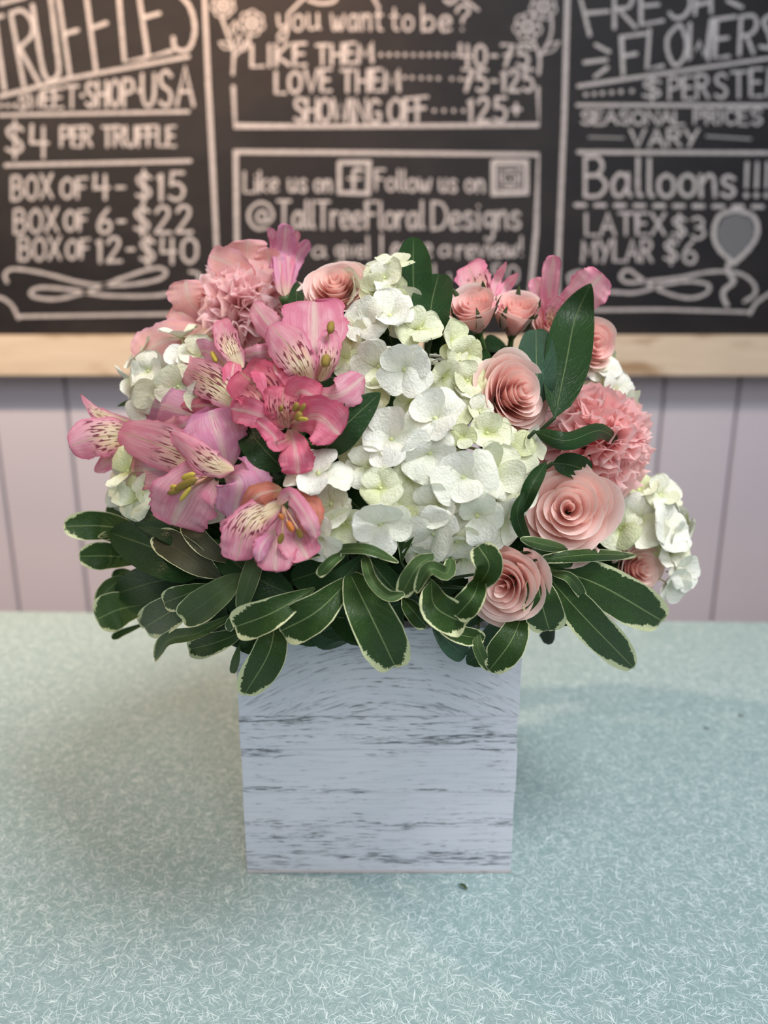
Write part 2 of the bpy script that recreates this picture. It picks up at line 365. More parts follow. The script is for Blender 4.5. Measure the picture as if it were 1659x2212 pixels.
def board():
    n = NT('chalkboard_black'); co = n.co(); s = n.noise(n.mapv(co, sc=(5, 5, 9)), 1.0, 5, .65); f = n.noise(co, 90, 4)
    c = n.mix(n.step(s, .35, .75), (.006, .006, .009), (.018, .016, .018)); c = n.mix(n.math('MULTIPLY', f, .2), c, (.03, .03, .03))
    return n.out(c, .60, .22)
M['board'] = board()
def chalk():
    n = NT('white_chalk'); co = n.co(); f = n.noise(co, 700, 3, .7); f2 = n.noise(co, 60, 2)
    c = n.mix(n.step(f, .36, .60), (.22, .21, .22), (.60, .58, .59)); c = n.mix(n.math('MULTIPLY', f2, .4), c, (.26, .25, .26))
    return n.out(c, .9, .1)
M['chalk'] = chalk()
M['chalk_f'] = plain('faint_chalk', (.30, .30, .31), .9, .1, .5, 300)
M['smear'] = plain('smudged_chalk', (.17, .175, .19), .9, .1, .5, 200)
M['floor'] = plain('grey_floor', (.30, .28, .27), .5, .3, .3, 3)

# ------------------------------------------------------------------ the setting
YW, YB = 1.45, 1.415
back = tag(obj('wall_back', box_md('wall_back', (-2.4, YW+.012, -.9), (2.4, YW+.08, 1.6), M['paint_d'])), kind='structure')
g0 = at(140, 830, YW).x; g1 = at(1436, 830, YW).x; sp = (g1-g0)/8
k = 0
for i in range(-12, 20):
    xa = g0+i*sp+.0025; xb = g0+(i+1)*sp-.0025
    obj('panel', box_md('panel', (xa, YW, -.9), (xb, YW+.013, 1.6), M['paint'], .0022), back)
tag(obj('floor', box_md('floor', (-2.4, -1.2, -.95), (2.4, YW+.08, -.9), M['floor'])), kind='structure')
# counter: rear edge runs slightly askew
pl = at(0, 1320, .8); 
def ground(px, py):
    d = ray(px, py); return CAM+d*(-HC/d.z)
a_ = ground(100, 1322); b_ = ground(1600, 1344); dx = (b_-a_)/(b_.x-a_.x)
L_ = a_+dx*(-1.3-a_.x); R_ = a_+dx*(1.3-a_.x)
ct = empty('counter', (0, .3, -.9), 'pale aqua laminate counter with white fibre pattern under the flower box', 'counter')
off = Vector((0, .3, -.9))
def prism(name, poly, z0, z1, mat, bev=0):
    n_ = len(poly); v = [Vector((p[0], p[1], z0))-off for p in poly]+[Vector((p[0], p[1], z1))-off for p in poly]
    f = [tuple(range(n_))[::-1], tuple(range(n_, 2*n_))]+[(i, (i+1) % n_, n_+(i+1) % n_, n_+i) for i in range(n_)]
    return meshdata(name, v, f, mat=mat, smooth=False)
top = obj('countertop', prism('countertop', [(-1.3, -.25), (1.3, -.25), (R_.x, R_.y), (L_.x, L_.y)], -.032, 0, M['lam']), ct)
obj('cabinet_body', prism('cabinet_body', [(-1.25, -.15), (1.25, -.15), (R_.x-.05, R_.y-.05), (L_.x+.05, L_.y-.05)], -.9, -.032, M['paint']), ct)

# ------------------------------------------------------------------ chalkboard
cb = empty('chalkboard', (0, YB, at(830, 812, YB).z), 'black chalkboard menu with chalk lettering in a pine frame on the panelled wall', 'chalkboard')
zt = at(830, 724, YB-.03).z; zb = at(830, 812, YB-.03).z
cl = Vector(cb.location)
def cmesh(name, a, b, m, bev=0, lab=None):
    a = tuple(a[i]-cl[i] for i in range(3)); b = tuple(b[i]-cl[i] for i in range(3))
    o = obj(name, box_md(name, a, b, m, bev), cb)
    if lab: o['label'] = lab
    return o
cmesh('board_panel', (-1.25, YB, zb+.01), (1.25, YB+.033, 1.45), M['board'], 0, 'matte black writing surface')
cmesh('frame_rail', (-1.32, YB-.036, zb), (1.32, YB+.034, zt), M['pine'], .002, 'knotty pine bottom rail of the frame')
for sx in (-1, 1): cmesh('frame_stile', (sx*1.285-.035, YB-.036, zt+.001), (sx*1.285+.035, YB+.034, 1.5), M['pine'], .002)

class Ink:
    """flat chalk strokes collected in photo pixels, laid on the board"""
    def __init__(s): s.v = []; s.f = []; s.k = 0
    def P(s, x, y, k): return at(x, y, YB-.0006-.00001*(k % 40))-cl
    def line(s, pts, wd, smooth=False):
        pts = [Vector((p[0], p[1])) for p in pts]
        if smooth and len(pts) > 2: pts = catmull(pts, (len(pts)-1)*7)
        s.k += 1; wd = wd*.80; h = wd/2; n = len(pts); b0 = len(s.v)
        for i, p in enumerate(pts):
            t = pts[min(i+1, n-1)]-pts[max(i-1, 0)]
            t = t.normalized() if t.length > 1e-6 else Vector((1, 0)); q = Vector((-t.y, t.x))
            hh = h*(1+.10*math.sin(i*1.7+s.k))
            if 0 < i < n-1:
                t1 = (p-pts[i-1]).normalized(); cs = abs(t1.dot(t)); hh /= max(.6, cs)
            a = p+q*hh; b = p-q*hh; s.v += [s.P(a.x, a.y, s.k), s.P(b.x, b.y, s.k)]
        for i in range(n-1): j = b0+2*i; s.f.append((j, j+1, j+3, j+2))
        for e in (pts[0], pts[-1]): s.dot(e.x, e.y, h)
    def dot(s, x, y, r):
        s.k += 1; b = len(s.v)
        for i in range(10): s.v.append(s.P(x+r*math.cos(i*PI/5), y+r*math.sin(i*PI/5), s.k))
        s.f.append(tuple(range(b, b+10)))
    def done(s, name, lab=None, mat='chalk'):
        o = obj(name, meshdata(name, s.v, s.f, mat=M[mat], smooth=False), cb)
        if lab: o['label'] = lab
        s.v = []; s.f = []; return o
G = {  # glyphs: width ; strokes, 10 = cap height, ~ smooth
'A': '7;0,0 3.5,10 7,0;1.2,3.6 5.8,3.6', 'B': '6;0,0 0,10;~0,10 3.5,10 5,7.8 3.5,5.6 0,5.3;~0,5.3 4,5.2 6,2.8 4,0.2 0,0',
'C': '6;~6,8.5 3.5,10 .6,7.5 .4,3 3,0 6,1.4', 'D': '7;0,0 0,10;~0,10 5,9 7,5 5,1 0,0', 'E': '5;5,10 0,10 0,0 5,0;0,5.2 4,5.2',
'F': '5;5.2,10 0,10 0,0;0,5.4 4,5.4', 'G': '7;~6.3,8.6 3.5,10 .6,7 .6,3 3.4,0 6.4,1.6 6.4,4.4;4,4.4 6.6,4.4', 'H': '6;0,0 0,10;6,0 6,10;0,5 6,5',
'I': '1.5;.7,0 .7,10', 'K': '6;0,0 0,10;5.5,10 0,4.6 6,0', 'L': '5;0,10 0,0 5.2,0', 'M': '8;0,0 .8,10 4,3.5 7.2,10 8,0', 'N': '6.5;0,0 0,10 6.5,0 6.5,10',
'O': '7;~3.5,10 .8,8 .2,5 .8,2 3.5,0 6.2,2 6.8,5 6.2,8 3.5,10', 'P': '6;0,0 0,10;~0,10 4.6,9.6 5.8,7.4 4.2,5.2 0,4.8', 'R': '6;0,0 0,10;~0,10 4.4,9.6 5.6,7.6 4.2,5.6 0,5.2;2.4,5.2 6,0',
'S': '6;~5.6,8.6 3.4,10 .8,8.6 1.4,6 4.6,4.4 5.6,2 3.4,0 .4,1.2', 'T': '6.5;0,10 6.5,10;3.25,10 3.25,0', 'U': '6.5;~0,10 .2,3.5 1.8,.3 4.6,.3 6.2,3.5 6.4,10', 'V': '7;0,10 3.5,0 7,10',
'W': '9;0,10 2.2,0 4.5,8 6.8,0 9,10', 'X': '6.5;0,0 6.5,10;0,10 6.5,0', 'Y': '6.5;0,10 3.2,4.6;6.5,10 2,0',
'0': '6;~3,10 .6,8 .2,5 .6,2 3,0 5.4,2 5.8,5 5.4,8 3,10', '1': '2.5;.4,8.2 1.6,10 1.6,0', '2': '6;~.4,8 2,10 4.6,9.6 5,7 2.6,3.4 .2,.2;.2,.2 6,0.2',
'3': '5.5;~.4,9 2.6,10 4.8,8.4 4.2,6 2,5.3;~2,5.3 4.8,4.6 5.2,2 2.8,0 .2,1.2', '4': '6;.6,10 .4,4.4 5.8,4.6;4.4,9.6 4.4,0', '5': '6;5.6,10 1.2,10 .8,5.6;~.8,5.6 3.6,6 5.8,3.6 4.6,.6 2.4,0 .2,1',
'6': '5.5;~4.2,10 1.4,6.6 .2,3 1.4,.3 4,.2 5.3,2.4 4.2,4.8 1.6,4.6 .5,3', '7': '6;0,10 5.6,10 1.8,0;1.4,5 5,5.4', '$': '6;~5.6,8.2 3.4,9.4 .8,8 1.6,5.8 4.6,4.4 5.4,2.2 3.2,.8 .4,1.8;3.1,11 3.1,-1',
'-': '4;.6,4.6 3.4,4.6', '.': '1.5;.7,.4 .8,.5', '·': '2.5;1.2,4.6 1.3,4.7', '+': '5;2.5,7.5 2.5,3;.4,5.2 4.6,5.2', '!': '2;1,10 1,3.4;1,.5 1.05,.4',
'?': '6;~.2,7.6 1.4,9.8 4.4,10 5.4,7.6 3,5.2 2.6,3.4;2.5,.6 2.6,.5',
'a': '5.5;~4.6,5 2.4,6 .4,3.6 1,.6 3,.4 4.6,2.6;4.8,6 4.8,1.4 5.6,.2', 'b': '5;0,10 .3,0;~.3,3 2.4,5.8 4.8,4 4,.6 .3,.4', 'd': '5;4.8,10 4.8,0;~4.8,4 2.6,6 .3,3.6 1.2,.3 4.8,1.4', 'e': '5;~.6,3 4.6,3.6 4,5.8 1.6,5.8 .3,3 1.6,.3 4.8,.8',
'f': '4;~4,9.4 2.4,10 1.6,7.6 1.6,0;.2,5.6 3.4,5.6', 'g': '5;~4.6,5 2.4,6 .4,4 1.6,1.2 4.6,2.4;~4.8,6 4.8,-1 3.6,-3.8 1,-3.2', 'i': '1.8;.8,6 .9,0;.8,8.4 .9,8.3', 'k': '5;0,10 0,0;4.4,6 0,2.6 4.8,0', 'l': '1.8;~.7,10 .7,1.2 1.8,.1', 'n': '5;0,6 .2,0;~.2,3.4 2.4,6 4.2,5 4.6,0', 'o': '5;~2.5,6 .4,4.6 .4,1.4 2.5,0 4.6,1.4 4.6,4.6 2.5,6', 'r': '3.6;0,6 .2,0;~.2,3.4 1.8,5.8 3.6,5.6',
's': '4.6;~4.2,5.2 2.4,6 .6,5 1.4,3.4 3.6,2.6 4.2,1 2.4,0 .2,.8', 't': '4;~1.8,9 1.8,1.4 3.8,.2;0,6 3.8,6', 'u': '5.4;~0,6 .4,1 2.4,.2 4.4,1.6 4.6,6;4.6,6 4.8,1 5.6,.2', 'v': '5;0,6 2.4,0 4.8,6', 'w': '7;~0,6 1,.6 2.4,.6 3.4,4.6;~3.4,4.6 4.2,.6 5.8,.8 7,6', 'y': '5;~0,6 .6,2 2.6,1.4 4.6,3;~4.8,6 4.4,-1 2.6,-4 .2,-2.6 2,-.4 5,.6',
'c': '4.6;~4.4,5 2.2,6 .3,3 2.2,0 4.6,1',
'@': '9;~6.2,3.4 4.4,2.4 3,4.2 4.2,6.4 6,6 6.2,3.4 7.4,2.6 8.6,5 7,8.8 3.6,9.6 .6,7 .4,3 3,0 6.6,.4'}
ink = Ink()
def write(s, x0, y0, x1, y1, h0, wd, h1=None, gap=2.2, space=5, slant=0.0):
    h1 = h0 if h1 is None else h1
    adv = [(space if c == ' ' else float(G[c].split(';')[0])+gap)*(h0+(h1-h0)*i/max(1, len(s)-1)) for i, c in enumerate(s)]
    tot = sum(adv)-gap*h1; x = 0
    for i, c in enumerate(s):
        h = h0+(h1-h0)*i/max(1, len(s)-1)
        if c != ' ':
            gw = float(G[c].split(';')[0]); sx = (x1-x0)/tot*h
            for st in G[c].split(';')[1:]:
                sm = st[0] == '~'; pts = [tuple(map(float, q.split(','))) for q in st.lstrip('~').split()]
                out = []
                for gx, gy in pts:
                    X = x0+(x/tot)*(x1-x0)+gx*sx; fr = (X-x0)/(x1-x0)
                    out.append((X+slant*gy*h/10, y0+(y1-y0)*fr-gy*h/10+.8*math.sin(i*2.1)))
                ink.line(out, wd, sm)
        x += adv[i]
def c1(*a): return [(x/2.633, y/2.633) for x, y in a]
def c2(*a): return [(440+x/2.074, y/2.074) for x, y in a]
def c3(*a): return [(1160+x/2.633, y/2.633) for x, y in a]
W1 = 11
# left panel
for q, sm in (([(0,20),(150,-20)],0), ([(-60,110),(15,90)],0), ([(-30,100),(25,510)],0), ([(62,80),(135,485)],0), ([(62,75),(125,60),(180,120),(180,200),(105,275)],1), ([(110,270),(220,470)],0),
              ([(185,30),(235,350),(262,440),(300,455),(335,400),(320,250),(285,-30)],1), ([(330,-30),(398,430)],0), ([(365,195),(440,172)],0), ([(490,-30),(545,395)],0), ([(535,155),(605,130)],0),
              ([(675,-30),(708,352),(825,330)],0), ([(790,-30),(842,325),(975,290)],0), ([(825,98),(905,76)],0), ([(1010,-40),(1080,40),(1108,160),(1085,260),(1040,290),(995,270),(985,215)],1),
              ([(0,548),(400,445),(1070,322)],0)):
    ink.line(c1(*q), W1, sm)
ink.done('chalk_lettering', 'TRUFFLES heading with slanting underline')
for x in (6, 45, 85): ink.dot(x/2.633, 600/2.633, 5)
write('SWEET', 42, 236, 168, 231, 29, 8, 46); ink.dot(178, 206, 5); write('SHOP', 186, 230, 288, 229, 52, 9, 58); ink.dot(299, 196, 5); write('USA', 307, 228, 418, 229, 68, 9, 84)
ink.line(c1((0, 655), (1070, 635)), 10)
ink.done('chalk_lettering', 'SWEET SHOP USA line')
write('$4', 12, 334, 104, 340, 68, 9); write('PER TRUFFLE', 132, 316, 378, 315, 42, 8, gap=1.6, space=6); ink.line(c1((32, 940), (1080, 916)), 11)
ink.done('chalk_lettering', 'price per truffle')
write('BOX', 26, 432, 112, 427, 50, 8); write('OF', 132, 428, 186, 426, 42, 8); write('4-', 202, 430, 272, 428, 52, 9); write('$15', 294, 432, 398, 432, 58, 9)
write('BOX', 32, 504, 124, 500, 50, 8); write('OF', 140, 498, 188, 496, 42, 8); write('6-', 212, 503, 272, 500, 50, 9); write('$22', 290, 503, 414, 503, 56, 9)
write('BOX', 42, 562, 130, 560, 48, 8); write('OF', 144, 560, 192, 556, 40, 8); write('12-', 208, 567, 292, 563, 52, 9); write('$40', 302, 568, 426, 568, 54, 9)
ink.done('chalk_lettering', 'truffle box prices')
ink.line(c1((40,1605),(28,1560),(80,1530),(250,1555),(500,1615),(720,1620),(900,1590),(945,1545),(880,1525),(700,1580),(520,1650),(330,1700),(200,1690),(175,1660),(240,1635),(420,1650),(600,1680),(900,1680),(1100,1630)), 9, True)
ink.line(c1((1080,1545),(1130,1560),(1125,1610)), 8, True)
ink.line(c1((-20,1690),(20,1700),(70,1740),(105,1810)), 9, True); ink.line(c1((110,1800),(1100,1785)), 9)
ink.done('chalk_flourish', 'lower left scroll and border')
# dividers
ink.line([(441, -20), (450, 180), (458, 330), (471, 600)], 12); ink.done('chalk_divider'); ink.line([(1226, -20), (1219, 250), (1212, 420), (1203, 640)], 13)
ink.done('chalk_divider')
# middle panel
ink.line(c2((380,60),(450,-10)), 8); ink.line(c2((1160,-10),(1230,45)), 8); ink.line(c2((470,0),(520,15),(580,8),(600,-20)), 9, True); ink.line(c2((760,-10),(785,35)), 8); ink.line(c2((1080,0),(1105,15),(1140,-12)), 9, True)
write('you', 600, 66, 690, 64, 56, 7); write('want', 716, 65, 826, 66, 56, 7); write('to', 844, 66, 892, 65, 52, 7); write('be?', 912, 67, 1016, 68, 54, 8)
ink.done('chalk_lettering', 'words you want to be?')
write('LIKE', 544, 144, 660, 140, 46, 9); write('THEM', 684, 140, 804, 134, 42, 9)
for i in range(10): ink.dot(823+i*17.5, 118+i*.1, 4.6)
write('40-75', 992, 142, 1142, 143, 46, 9)
write('LOVE', 596, 202, 714, 196, 46, 9); write('THEM', 738, 198, 862, 196, 46, 9)
for x in (874, 890, 910, 928, 947, 976, 994): ink.dot(x, 167+(x-870)*.03, 4.4)
write('75-125', 1000, 196, 1152, 197, 46, 9)
write('SHOWING', 636, 262, 822, 266, 50, 9, gap=1.3); write('OFF', 840, 266, 922, 262, 52, 9, gap=1.3)
for i in range(4): ink.dot(938+i*21, 239, 4.4)
write('125+', 1010, 262, 1126, 262, 50, 9)
ink.done('chalk_lettering', 'bouquet price list')
ink.line([(504, 188), (508, 272), (700, 273), (1164, 270), (1162, 190)], 11)
ink.line([(513, 640), (509, 328), (800, 330), (1163, 334), (1158, 500), (1145, 640)], 12)
ink.done('chalk_border', 'two drawn boxes in the middle panel')
write('Like', 528, 416, 600, 414, 44, 7, gap=1.6); write('us', 624, 414, 662, 414, 44, 7); write('on', 680, 414, 716, 414, 42, 7)
write('Follow', 812, 410, 930, 414, 44, 7, gap=1.4); write('us', 950, 414, 986, 414, 44, 7); write('on', 1006, 414, 1046, 414, 42, 7)
ink.done('chalk_lettering', 'invitation to like and follow')
ink.line([(733, 351), (797, 351), (795, 418), (733, 416), (733, 351)], 12); ink.line([(782, 368), (768, 366), (764, 378), (764, 412)], 10, True); ink.line([(752, 386), (780, 386)], 7)
ink.done('chalk_logo', 'letter f in a square')
ink.line([(1066, 350), (1137, 350), (1137, 416), (1066, 418), (1066, 350)], 14); ink.line([(1078, 362), (1126, 362), (1125, 406), (1078, 406), (1078, 362)], 5)
ink.line([(1102, 371), (1088, 375), (1086, 388), (1096, 398), (1112, 396), (1118, 384), (1110, 373), (1102, 371)], 7, True); ink.line([(1096, 388), (1103, 383), (1110, 390)], 4, True); ink.dot(1120, 367, 3)
ink.done('chalk_logo', 'camera outline in a rounded square')
write('@', 536, 494, 592, 494, 58, 8); write('TallTree', 600, 492, 782, 494, 58, 8, gap=1.2); write('Floral', 792, 494, 916, 494, 58, 8, gap=1.4); write('Designs', 934, 496, 1124, 494, 60, 8, gap=1.6)
ink.done('chalk_lettering', 'TallTree Floral Designs handle')
write('a', 674, 556, 704, 556, 36, 6); write('give', 724, 556, 786, 556, 38, 6, gap=1.4); ink.line([(794, 512), (795, 556)], 7); write('Leave', 824, 556, 932, 556, 48, 7, gap=1.4); write('a', 948, 554, 974, 554, 38, 6); write('review!', 988, 558, 1130, 554, 42, 7, gap=1.2)
ink.line([(938, 572), (940, 606)], 7); ink.line([(970, 592), (972, 606)], 7); write('5', 1062, 612, 1082, 612, 40, 6); write('0', 1096, 612, 1120, 612, 38, 6)
ink.done('chalk_lettering', 'request to leave a review')
def bloom(cx, cy, r):
    for i in range(7):
        a = i*2*PI/7+.3; x = cx+r*.62*math.cos(a); y = cy+r*.62*math.sin(a)
        ink.line([(x+r*.34*math.cos(b), y+r*.34*math.sin(b)) for b in [j*PI/4 for j in range(9)]], 5, True)
    ink.line([(cx+r*.22*math.cos(b), cy+r*.22*math.sin(b)) for b in [j*PI/4 for j in range(9)]], 4, True)
def lf(x0, y0, x1, y1, w_):
    mx, my = (x0+x1)/2, (y0+y1)/2; d = Vector((x1-x0, y1-y0)).normalized(); q = Vector((-d.y, d.x))*w_
    ink.line([(x0, y0), (mx+q.x, my+q.y), (x1, y1)], 5, True); ink.line([(x0, y0), (mx-q.x, my-q.y), (x1, y1)], 5, True)
bloom(482, 12, 27); bloom(544, 50, 29)
ink.line([(478, 36), (490, 70), (504, 108), (503, 160)], 8, True); ink.line([(540, 80), (524, 104), (506, 122)], 7, True); lf(502, 74, 508, 46, 6); lf(500, 104, 474, 92, 7); lf(514, 106, 516, 76, 5); lf(524, 110, 540, 84, 5)
ink.done('chalk_flower', 'drawn flower stem at the left corner of the price list'); bloom(1174, 14, 30); bloom(1140, 58, 32)
ink.line([(1150, 84), (1162, 110), (1166, 132), (1164, 160)], 8, True); ink.line([(1192, 30), (1190, 76), (1168, 120)], 7, True); lf(1172, 116, 1208, 90, 8); lf(1152, 104, 1132, 98, 6)
ink.done('chalk_flower', 'drawn flower stem at the right corner of the price list')
# right panel
for q, sm in (([(250,0),(300,200)],0), ([(280,75),(405,65)],0), ([(440,-10),(440,160)],0), ([(445,50),(520,40),(545,-10)],1), ([(470,60),(560,155)],0), ([(590,-20),(592,140),(715,118)],0), ([(592,35),(690,25)],0), ([(870,-20),(870,40),(830,95),(780,100),(755,75)],1), ([(905,-20),(898,80)],0), ([(900,30),(985,10)],0), ([(990,-20),(990,70)],0), ([(1085,5),(1165,40)],0),
              ([(620,190),(480,210),(490,425)],0), ([(490,320),(565,305)],0), ([(640,170),(625,390),(715,375)],0), ([(800,145),(745,210),(745,300),(785,370),(835,330),(850,240),(820,150),(800,145)],1), ([(870,135),(865,350),(925,240),(965,345),(990,115)],0), ([(1130,95),(1015,110),(1010,330),(1090,320)],0), ([(1010,225),(1085,215)],0),
              ([(1160,100),(1150,310)],0), ([(1160,95),(1230,90),(1250,140),(1220,190),(1160,205)],1), ([(1190,200),(1230,300)],0), ([(1330,85),(1290,120),(1320,200),(1330,270),(1270,265)],1),
              ([(335,255),(410,295)],0), ([(270,355),(395,340)],0), ([(330,435),(400,385)],0), ([(235,490),(600,435),(1330,330)],0)):
    ink.line(c3(*q), 10, sm)
ink.done('chalk_lettering', 'FRESH FLOWERS heading')
for i, x in enumerate((278, 325, 372, 425, 478, 540)): ink.dot(1160+x/2.633, (538-i*4)/2.633, 5)
write('$', 1388, 214, 1428, 212, 42, 8); write('PER', 1446, 214, 1530, 212, 46, 8, 50); write('STEM', 1544, 212, 1700, 206, 52, 8, 62)
ink.line(c3((230,598),(1320,600)), 10)
write('SEASONAL', 1256, 268, 1476, 268, 28, 7, gap=1.4); write('PRICES', 1500, 266, 1646, 270, 28, 7, 34)
write('VARY', 1362, 316, 1508, 316, 36, 8); ink.line(c3((235,865),(1320,870)), 10)
ink.done('chalk_lettering', 'price per stem lines')
ink.line(c3((295,780),(490,785)), 6); ink.done('chalk_dash', None, 'chalk_f'); ink.line(c3((965,775),(1215,790)), 6); ink.done('chalk_dash', None, 'chalk_f')
write('Balloons', 1264, 424, 1588, 424, 84, 10, 74, gap=1.6)
for x in (1614, 1636, 1658): ink.line([(x, 352), (x-2, 404)], 9); ink.dot(x-2, 422, 6)
for i in range(11): ink.line([(1244+i*42.5, 443+i*.4), (1264+i*42.5, 443+i*.4)], 11)
write('LATEX', 1266, 508, 1436, 506, 46, 8); write('$3', 1452, 512, 1522, 516, 46, 8)
write('MYLAR', 1258, 566, 1408, 564, 46, 8); write('$6', 1434, 566, 1504, 568, 48, 8)
ink.done('chalk_lettering', 'balloon prices')
ink.line(c3((1130,1195),(1230,1230),(1255,1320),(1210,1410),(1140,1480),(1120,1500),(1100,1480),(1030,1410),(1005,1320),(1040,1225),(1130,1195)), 12, True)
ink.line(c3((1115,1490),(1085,1510),(1095,1560),(1120,1600),(1065,1650),(1060,1690),(1080,1735)), 12, True)
ink.done('chalk_balloon', 'drawn balloon outline with string')
s_ = Ink(); s_.k = 50; b0 = []
for x, y in c3((1130,1215),(1220,1245),(1240,1320),(1200,1400),(1120,1480),(1040,1400),(1020,1320),(1055,1240)): b0.append(at(x, y, YB-.0004)-cl)
o = obj('chalk_smudge', meshdata('chalk_smudge', b0, [tuple(range(8))], mat=M['smear'], smooth=False), cb); o['label'] = 'smudged grey fill of the balloon'
ink.line(c3((190,1620),(180,1570),(230,1545),(270,1550)), 8, True)
ink.line(c3((200,1670),(400,1660),(560,1665),(720,1620),(860,1600),(975,1620),(960,1670),(860,1695),(720,1660),(600,1590),(520,1535),(475,1570),(510,1605),(620,1600),(800,1580),(1000,1545),(1150,1555),(1230,1610),(1240,1670),(1180,1715)), 9, True)
ink.line(c3((150,1765),(700,1760),(1200,1775)), 9); ink.line(c3((1210,1785),(1250,1720),(1330,1665)), 9, True)
ink.done('chalk_flourish', 'lower right scroll and border')

# ------------------------------------------------------------------ wooden box
YF = .3578; BX = -.0027; BW = .150; BH = .150
pb = empty('wooden_planter_box', (BX, YF+BW/2, 0), 'square whitewashed wooden box with dark grain streaks holding the flowers', 'planter')
po = Vector(pb.location)
def zpx(py): return at(830, py, YF).z
seams = [0] + [zpx(y) for y in (1785, 1712, 1619, 1547)] + [BH]
th = .009
for i in range(5):
    za, zb_ = seams[i]+(.00005 if i else 0), seams[i+1]-.00005
    m = M['wash_arc'] if i == 4 else M['wash']
    h = BW/2; j = R.uniform(-.0003, .0003)
    for nm, a, b in (('front_plank', (-h+j, -h, za), (h+j*2, -h+th, zb_)), ('back_plank', (-h, h-th, za), (h, h, zb_)),
                     ('side_plank', (-h+.0006, -h+th, za), (-h+th, h-th, zb_)), ('side_plank', (h-th, -h+th, za), (h-.0006, h-th, zb_))):
        obj(nm, box_md(nm, a, b, m, .0003), pb)
obj('bottom_board', box_md('bottom_board', (-h+th, -h+th, .001), (h-th, h-th, .008), M['wash']), pb)
fo = tag(obj('floral_foam', box_md('floral_foam', (-.062, -.062, 0), (.062, .062, .155), M['foam'], .012), None, (BX, YF+BW/2, .009)), 'dark green wet foam block filling the inside of the wooden box', 'floral foam')

# ------------------------------------------------------------------ flower builders
ROOT = Vector((BX, .432, .15))
def stem(parent, p_world, r=.0018, mat='stem', d=None):
    """stalk from the bloom back into the foam"""
    inv = parent.matrix_basis.inverted(); e = ROOT+Vector((R.uniform(-.03, .03), R.uniform(-.03, .03), -.02))
    dd = d if d is not None else (EC-p_world).normalized()
    m = p_world+dd*(e-p_world).length*.4
    obj('stem', tube_md('stem', [inv @ p_world, inv @ m, inv @ e], r/parent.scale[0], r*1.2/parent.scale[0], M[mat]), parent)
def track(n, roll=0):
    return n.to_track_quat('Z', 'Y') @ Quaternion((0, 0, 1), math.radians(roll))

# --- hydrangea
def hy_petal_md(v):
    rr = random.Random(v)
    L = 1.0; z = rr.uniform(.03, .16)
    P = [Vector((.0, 0, 0)), Vector((.5, 0, .05+z*.4)), Vector((1.0*rr.uniform(.94, 1.04), 0, z*rr.choice((1, 1, .2, -.6))))]
    return blade_md('petal', P, rr.uniform(.56, .66), None, a=.62, b=.36, N=Vector((0, 0, 1)), cup=rr.uniform(-.05, .40), ruf=rr.uniform(.03, .10), rfreq=1.2, ser=.10 if v % 3 == 0 else .02, warp=rr.uniform(.02, .10), nu=8, nv=9, base=.12, notch=rr.choice((0, .2)), seed=v)
HYP = {}
for mk in ('hy', 'hy_y', 'hy_w'):
    L = []
    for v in range(9):
        me = hy_petal_md(v); me.materials.clear(); me.materials.append(M[mk]); L.append(me)
    HYP[mk] = L
def eye_md():
    vs_, fs = [], []; n, k = 6, 8
    for i in range(n+1):
        a = PI*i/n
        for j in range(k): vs_.append((.085*math.sin(a)*math.cos(2*PI*j/k), .085*math.sin(a)*math.sin(2*PI*j/k), .03+.075*math.cos(a)))
    for i in range(n):
        for j in range(k): fs.append((i*k+j, (i+1)*k+j, (i+1)*k+(j+1) % k, i*k+(j+1) % k))
    b = len(vs_)
    for i in range(2):
        for j in range(5): vs_.append((.04*math.cos(1.2566*j), .04*math.sin(1.2566*j), -.02-.7*i))
    for j in range(5): fs.append((b+j, b+(j+1) % 5, b+5+(j+1) % 5, b+5+j))
    return meshdata('floret', vs_, fs, mat=M['hy_eye'])
EYE = eye_md()
def floret(head, p, n, r, roll, mk='hy', tilt=14, sp=1.0, sub=True):
    f = obj('floret', EYE, head, p-Vector(head.location), track(n, roll), r)
    for k in range(4):
        a = math.radians(90*k+R.uniform(-7, 7)); t = math.radians(tilt+R.uniform(-16, 18)+(6 if k % 2 else -4))
        q = Quaternion((0, 0, 1), a) @ Quaternion((0, 1, 0), -t) @ Quaternion((1, 0, 0), R.uniform(-.22, .22))
        s = R.uniform(.86, 1.08)*sp
        obj('petal', R.choice(HYP[mk]), f, Vector((0, 0, .015 if k % 2 else -.005)), q, (s, s*R.uniform(.92, 1.12)*R.choice((1, -1)), s))
